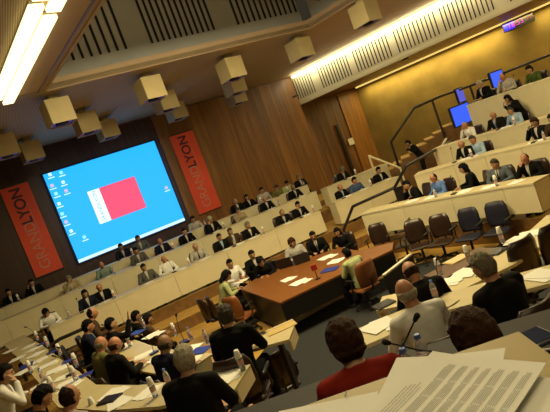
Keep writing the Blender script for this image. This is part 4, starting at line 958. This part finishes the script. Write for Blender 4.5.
for n, (b, short) in enumerate(list(PEOPLE)):
    if b.get('group') in ('people around the central table', 'people seen from behind in the right foreground') : continue
    P = Vector((b.location.x, b.location.y)); zf = b.location.z; best = None
    for line, zt, dep, side in DESKS:
        cl_ = offset(line, dep * side * .5)
        for a, c in zip(cl_, cl_[1:]):
            a = Vector(a); c = Vector(c); ab = c - a; t = min(1 - .25 / ab.length, max(.25 / ab.length, (P - a).dot(ab) / ab.length_squared)); q = a + ab * t; d = (q - P).length
            if d < 1.3 and abs(zt - zf - .75) < .25 and (best is None or d < best[0]): best = (d, q, ab.normalized(), zt)
    if not best: continue
    _, q, u, zt = best; out = (q - P).normalized(); rz = face(out)
    k = rnd.random()
    fits = True
    j = q + u * rnd.uniform(-.08, .08)
    item('paper%d' % (n % 3), j.x + out.x * .04, j.y + out.y * .04, zt, rz + rnd.uniform(-.3, .3), 'white papers in front of the ' + short, 1.0)
    if n % 2 == 0: j = q + u * .24 + out * .12; bottle_cup(j.x, j.y, zt, 'before the ' + short, n % 6 != 0)
    if n % 3 == 1: j = q - u * .24 + out * .13; item('mic', j.x, j.y, zt, rz, 'black gooseneck microphone in front of the ' + short)
def px_items(lst, z):
    for kind, x, y, rz, lb in lst:
        p = atz(x, y, z); item(kind, p.x, p.y, z, math.radians(rz), lb)
def px_bottles(lst, z):
    for x, y, wh, cup in lst:
        p = atz(x, y, z); bottle_cup(p.x, p.y, z, wh, cup)
# inner left desk
px_bottles([(131, 331, 'at the far end of the desk with blue folders', True), (145, 328, 'second on the desk with blue folders', False), (176, 336, 'beside the microphone on the desk with blue folders', True), (192, 340, 'right of the blue folders near the broad man', False), (208, 343, 'closest to the broad man in black jacket', False)], 1.10)
px_items([('folder', 137, 333, 60, 'blue folder in the middle of the papers on the left pit desk'), ('folder', 200, 351, 60, 'blue folder beside the broad man in black jacket'), ('paper1', 122, 334, 30, 'white papers at the far end of the left pit desk'), ('paper2', 152, 336, 40, 'white papers in the middle of the left pit desk'), ('paper0', 190, 349, 50, 'white papers at the near end of the left pit desk')], 1.10)
p = atz(185, 343, 1.10); item('mic', p.x, p.y, 1.10, .5, 'black gooseneck microphone on the desk with blue folders', 1.3)
# outer left desk
px_bottles([(32, 373, 'nearest the steps on the far left desk', True), (44, 381, 'second on the far left desk', False), (54, 392, 'third on the far left desk', True)], 1.35)
px_items([('paper0', 8, 352, 60, 'white papers at the far end of the far left desk'), ('paper1', 15, 360, 20, 'white papers second along the far left desk'), ('paper2', 24, 372, 50, 'white papers third along the far left desk'), ('paper1', 38, 388, 40, 'white papers fourth along the far left desk'), ('folder', 27, 366, 20, 'dark folder on the far left desk'),
          ('paper0', 116, 404, 30, 'white papers beside the man with thinning crown'), ('paper2', 226, 371, 10, 'open white pages at the arm of the white-haired man'), ('case', 110, 400, -20, 'black case on the desk left of the white-haired man')], 1.35)
px_bottles([(156, 397, 'left of the white-haired man in dark jacket', True)], 1.35)
p = atz(92, 404, 1.35); item('cup', p.x, p.y, 1.35, 0, 'lone white cup beside the man with thinning crown')
# clutter along the left foreground desks
LIw = ['nearest the steps', 'second from the steps', 'third from the steps', 'fourth from the steps', 'fifth from the steps', 'sixth from the steps', 'seventh from the steps', 'eighth from the steps']
cl2 = offset(LO, .33); tot = sum((Vector(b) - Vector(a)).length for a, b in zip(cl2, cl2[1:]))
def at_len(t):
    for a, b in zip(cl2, cl2[1:]):
        L_ = (Vector(b) - Vector(a)).length
        if t <= L_: return Vector(a).lerp(Vector(b), t / L_)
        t -= L_
    return Vector(cl2[-1])
for k in range(8):
    q = at_len(2.2 + k * .72); item('paper%d' % (k % 3), q.x - .06, q.y, 1.35, k * 1.3, 'scattered white sheets on the far left desk, ' + LIw[k])
    if k % 2: item('folder', q.x + .02, q.y + .30, 1.35, k * .7, 'folder on the far left desk, ' + LIw[k], .7)
    if k % 2 == 0: bottle_cup(q.x + .05, q.y + .32, 1.35, 'on the far left desk, ' + LIw[k])
    if k % 3 == 0: item('mic', q.x - .05, q.y + .45, 1.35, -1, 'gooseneck microphone on the far left desk, ' + LIw[k])
# envelope on the short desk
p = atz(281, 328, 1.25); e = empty('envelope', (p.x, p.y, 1.25), 'large brown envelope on the short desk in the middle', 'envelope')
MB().box((p.x, p.y, 1.255), (.40, .26, .008), Matrix.Rotation(.2, 3, 'Z')).build('body', M_brown, e); MB().box((p.x - .01, p.y + .09, 1.261), (.38, .06, .003), Matrix.Rotation(.2, 3, 'Z')).build('flap', M_top, e)
p = atz(272, 330, 1.25); e = empty('mobile_phone', (p.x - .12, p.y, 1.25), 'black mobile phone beside the brown envelope', 'phone')
MB().box((p.x - .12, p.y, 1.257), (.06, .11, .012), Matrix.Rotation(.5, 3, 'Z')).build('body', M_scr, e, bevel=.003)
# right foreground desks
px_bottles([(441, 275, 'on the desk before the grey-haired man, left one', True), (470, 262, 'on the desk behind the grey head, middle one', True), (503, 243, 'at the far right on the receding desk', True), ], 1.15)
px_bottles([(437, 300, 'with blue cap right of the man in white shirt', False)], 1.37)
px_items([('paper1', 448, 283, 60, 'white papers in front of the grey-haired man in dark suit'), ('paper2', 518, 241, 40, 'white papers on the receding desk near the right edge'), ('paper0', 530, 234, 50, 'white papers farthest along the receding desk'), ('case', 497, 252, 30, 'black case on the receding desk'), ('paper2', 465, 274, 40, 'white papers left of the grey-haired head')], 1.15)
px_items([('paper2', 378, 327, 20, 'white pages in front of the man in white shirt'), ('paper1', 540, 277, 30, 'white notebook pages right of the dark suit'), ('paper0', 395, 323, 0, 'white papers left of the man in white shirt')], 1.37)
p = atz(384, 305, 1.15); item('case', p.x, p.y, 1.15, .3, 'black case at the left end of the desk before the bald man')
p = atz(444, 293, 1.15); item('mic', p.x, p.y, 1.15, .2, 'black gooseneck microphone before the grey-haired man in dark suit', 1.2)
# innermost small desk with yellow papers
p = atz(462, 262, .75); e = empty('side_table', (p.x, p.y, 0), 'small low table with yellow papers in the right pit', 'table')
MB().box((p.x, p.y, .73), (1.2, .5, .04), Matrix.Rotation(.35, 3, 'Z')).build('table_top', M_edge, e); 
for sx in (-.5, .5):
    for sy in (-.18, .18): v = Matrix.Rotation(.35, 3, 'Z') @ Vector((sx, sy, 0)); MB().box((p.x + v.x, p.y + v.y, .36), (.04, .04, .70)).build('leg', M_metalblk, e)
p2 = atz(457, 259, .76); e = empty('yellow_folder', (p2.x, p2.y, .75), 'yellow folder lying on the small low table', 'folder'); MB().box((p2.x, p2.y, .757), (.42, .26, .012), Matrix.Rotation(.35, 3, 'Z')).build('cover', M_brown, e); MB().box((p2.x, p2.y, .766), (.38, .23, .004), Matrix.Rotation(.35, 3, 'Z')).build('sheet', M_top, e)
# central table items
def tpx(kind, x, y, rz, lb, s=1.0): p = atz(x, y, .75); item(kind, p.x, p.y, .75, math.radians(rz), lb, s)
for kind, x, y, rz, lb in [('paper0', 287, 280, 30, 'white sheets on the orange table, leftmost'), ('paper2', 299, 283, 20, 'white sheets near the front edge of the orange table'), ('paper1', 240, 282, 60, 'white papers at the left end of the orange table'), ('paper0', 262, 274, 40, 'white papers in front of the man in black top at the table'), ('paper2', 326, 258, 20, 'white papers in front of the black-suited man with tie'),
                            ('paper1', 335, 262, 60, 'white papers beside the laptop on the orange table'), ('laptop', 303, 262, 175, 'dark laptop in front of the woman in white jacket'), ('laptop', 272, 270, 170, 'dark laptop at the left of the orange table'), ('laptop', 288, 266, 160, 'dark laptop in the middle of the orange table'), ('folder', 330, 270, 60, 'blue folder beside the pale green jacket on the table')]:
    tpx(kind, x, y, rz, lb, 1.15)
p = atz(318, 279, .75); e = empty('table_flag', (p.x, p.y, .75), 'small stand with a red top on the orange table', 'ornament')
MB().lathe([(.06, 0), (.06, .012), (.012, .02), (.010, .20)], c=(p.x, p.y, .75), seg=14).build('stand', M_metalblk, e); MB().box((p.x, p.y, 1.0), (.12, .05, .11)).build('red_top', mat('red_plastic', (.35, .02, .015), .5), e)

# tier below: bottles, microphones, tablet, cable
for x, y, wh in ((403, 352, 'with blue cap just beyond the near desk, left one of the pair'), (420, 345, 'with blue cap just beyond the near desk, right one of the pair')):
    p = atY(x, y, 2.62 if x < 410 else 2.72); bb = item('bottle', p.x, p.y, 1.85, 0, 'clear water bottle ' + wh, 1.18)
def longmic(pts, label):
    b0 = Vector((pts[0].x, pts[0].y, 1.85)); e = empty('gooseneck_microphone', b0, label, 'microphone', 'gooseneck microphones on the desks')
    MB().box((b0.x, b0.y, 1.865), (.10, .13, .03)).build('base', M_scr, e, bevel=.004); MB().tube([b0 + Vector((0, 0, .02))] + pts, .005, 6).build('neck', M_metalblk, e); d = (pts[-1] - pts[-2]).normalized()
    MB().cap(pts[-1], pts[-1] + d * .03, .013, .017, 10).build('head', M_black, e)
longmic([atY(396, 366, 2.75), atY(402, 348, 2.70), atY(415, 320, 2.66)], 'tall black gooseneck microphone in front of the white shirt')
longmic([atY(440, 352, 2.72), atY(418, 350, 2.68), atY(389, 343, 2.60)], 'low black gooseneck microphone pointing left beside the red top')
p = atz(526, 337, 1.88); e = empty('tablet_computer', (p.x, p.y, 1.85), 'dark blue tablet with silver rim lying beyond the papers at the right', 'tablet')
RT = Matrix.Rotation(.10, 3, 'Z')
MB().box((p.x, p.y, 1.858), (.27, .19, .014), RT).build('silver_case', mat('silver', (.35, .35, .33), .3, metal=.8), e, bevel=.003); MB().box((p.x, p.y, 1.867), (.25, .17, .004), RT).build('screen', mat('dark_blue_glass', (.008, .018, .06), .15), e)
p = atz(547, 350, 1.86); e = empty('charging_cable', (p.x, p.y, 1.85), 'white cable with a small blue light beside the tablet', 'cable')
MB().tube([(p.x - .03, p.y + .03, 1.858), (p.x + .05, p.y - .02, 1.86), (p.x + .15, p.y - .05, 1.858)], .006, 6).build('cord', M_white, e); MB().box((p.x - .035, p.y + .033, 1.862), (.03, .02, .018)).build('blue_light', emat('led_sky', (.2, .5, 1), 3), e)
# near desk papers
def sheet(name_c, c, wd, hg, rz, z, label, lines=0, tilt=0.0, curl=.0, head=True):
    e = empty('printed_page', (c[0], c[1], z), label, 'paper', 'pages on the near desk'); e.rotation_euler = (tilt, 0, rz)
    mb = MB(); nx, ny = 14, 10; top = []; 
    def zz(u, v): return .0015 + curl * ((u * u) * .6 + max(0, v) ** 2 * .8) * .03
    g = [[mb.bm.verts.new((wd * u, hg * v, zz(2 * u, 2 * v))) for u in [i / nx - .5 for i in range(nx + 1)]] for v in [j / ny - .5 for j in range(ny + 1)]]
    h2 = [[mb.bm.verts.new((wd * u, hg * v, zz(2 * u, 2 * v) - .0012)) for u in [i / nx - .5 for i in range(nx + 1)]] for v in [j / ny - .5 for j in range(ny + 1)]]
    for j in range(ny):
        for i in range(nx):
            mb.bm.faces.new((g[j][i], g[j][i + 1], g[j + 1][i + 1], g[j + 1][i])); mb.bm.faces.new((h2[j][i], h2[j + 1][i], h2[j + 1][i + 1], h2[j][i + 1]))
    for j in range(ny):
        for i in (0, nx): mb.bm.faces.new((g[j][i], g[j + 1][i], h2[j + 1][i], h2[j][i]))
    for i in range(nx):
        for j in (0, ny): mb.bm.faces.new((g[j][i], g[j][i + 1], h2[j][i + 1], h2[j][i]))
    mb.build('sheet', M_white, e, world=False, smooth=False)
    if lines:
        r_ = random.Random(lines); tb = MB(); v = .5
        rows = []
        y = hg * .44
        def ln(x0, x1, y, hh=.0012):
            n = 5
            for q in range(n):
                xa = x0 + (x1 - x0) * q / n; xb = x0 + (x1 - x0) * (q + .93) / n; 
                tb.poly([(xa, y, zz(2 * xa / wd, 2 * y / hg) + .0006), (xb, y, zz(2 * xb / wd, 2 * y / hg) + .0006), (xb, y + hh, zz(2 * xb / wd, 2 * (y + hh) / hg) + .0006), (xa, y + hh, zz(2 * xa / wd, 2 * (y + hh) / hg) + .0006)])
        for k in range(5): ln(-wd * .22, wd * r_.uniform(.0, .2), y, .0011); y -= .006
        y -= .006; 
        while y > -hg * .46:
            for k in range(r_.choice((4, 5, 6))):
                ln(-wd * .41, wd * (.41 if k else .38), y, .0009); y -= .0031
                if y < -hg * .46: break
            ln(-wd * .41, wd * r_.uniform(-.2, .3), y, .0009); y -= .0085
        tb.build('printed_lines', M_ink, e, world=False)
    return e
DZ = 2.82
sheet('', (.137, .752), .297, .21, math.radians(39), DZ + .022, 'top printed page with dense paragraphs in the lower right', lines=5, curl=.25)
sheet('', (.105, .745), .297, .21, math.radians(45), DZ + .014, 'page under the printed one, its left edge showing', curl=.2)
sheet('', (.150, .715), .297, .21, math.radians(35), DZ + .008, 'page fanned out beneath the printed one towards the right', curl=.2)
sheet('', (.165, .685), .297, .21, math.radians(31), DZ + .003, 'lowest page of the pile, corner showing at the right')
sheet('', (.131, .800), .21, .297, math.radians(-33), DZ + .011, 'faintly printed page sticking out behind the printed one', curl=.2)
sheet('', (-.085, .805), .21, .297, math.radians(-18), DZ + .002, 'blank white page near the middle of the near desk')
sheet('', (.0, .715), .21, .297, math.radians(-20), DZ + .005, 'white page at the bottom edge left of the pile')
p = atz(347, 397, DZ); e = empty('ballpoint_pen', (p.x, p.y, DZ), 'small grey pen clip on the blank page of the near desk', 'pen'); MB().cap((p.x - .002, p.y - .008, DZ + .008), (p.x + .003, p.y + .007, DZ + .008), .0018, .0014, 8).build('barrel', M_ink, e)

for o in sc.objects:
    if o.parent is None and 'label' in o and not 4 <= len(o['label'].split()) <= 16: print('LABEL', len(o['label'].split()), o['label'])
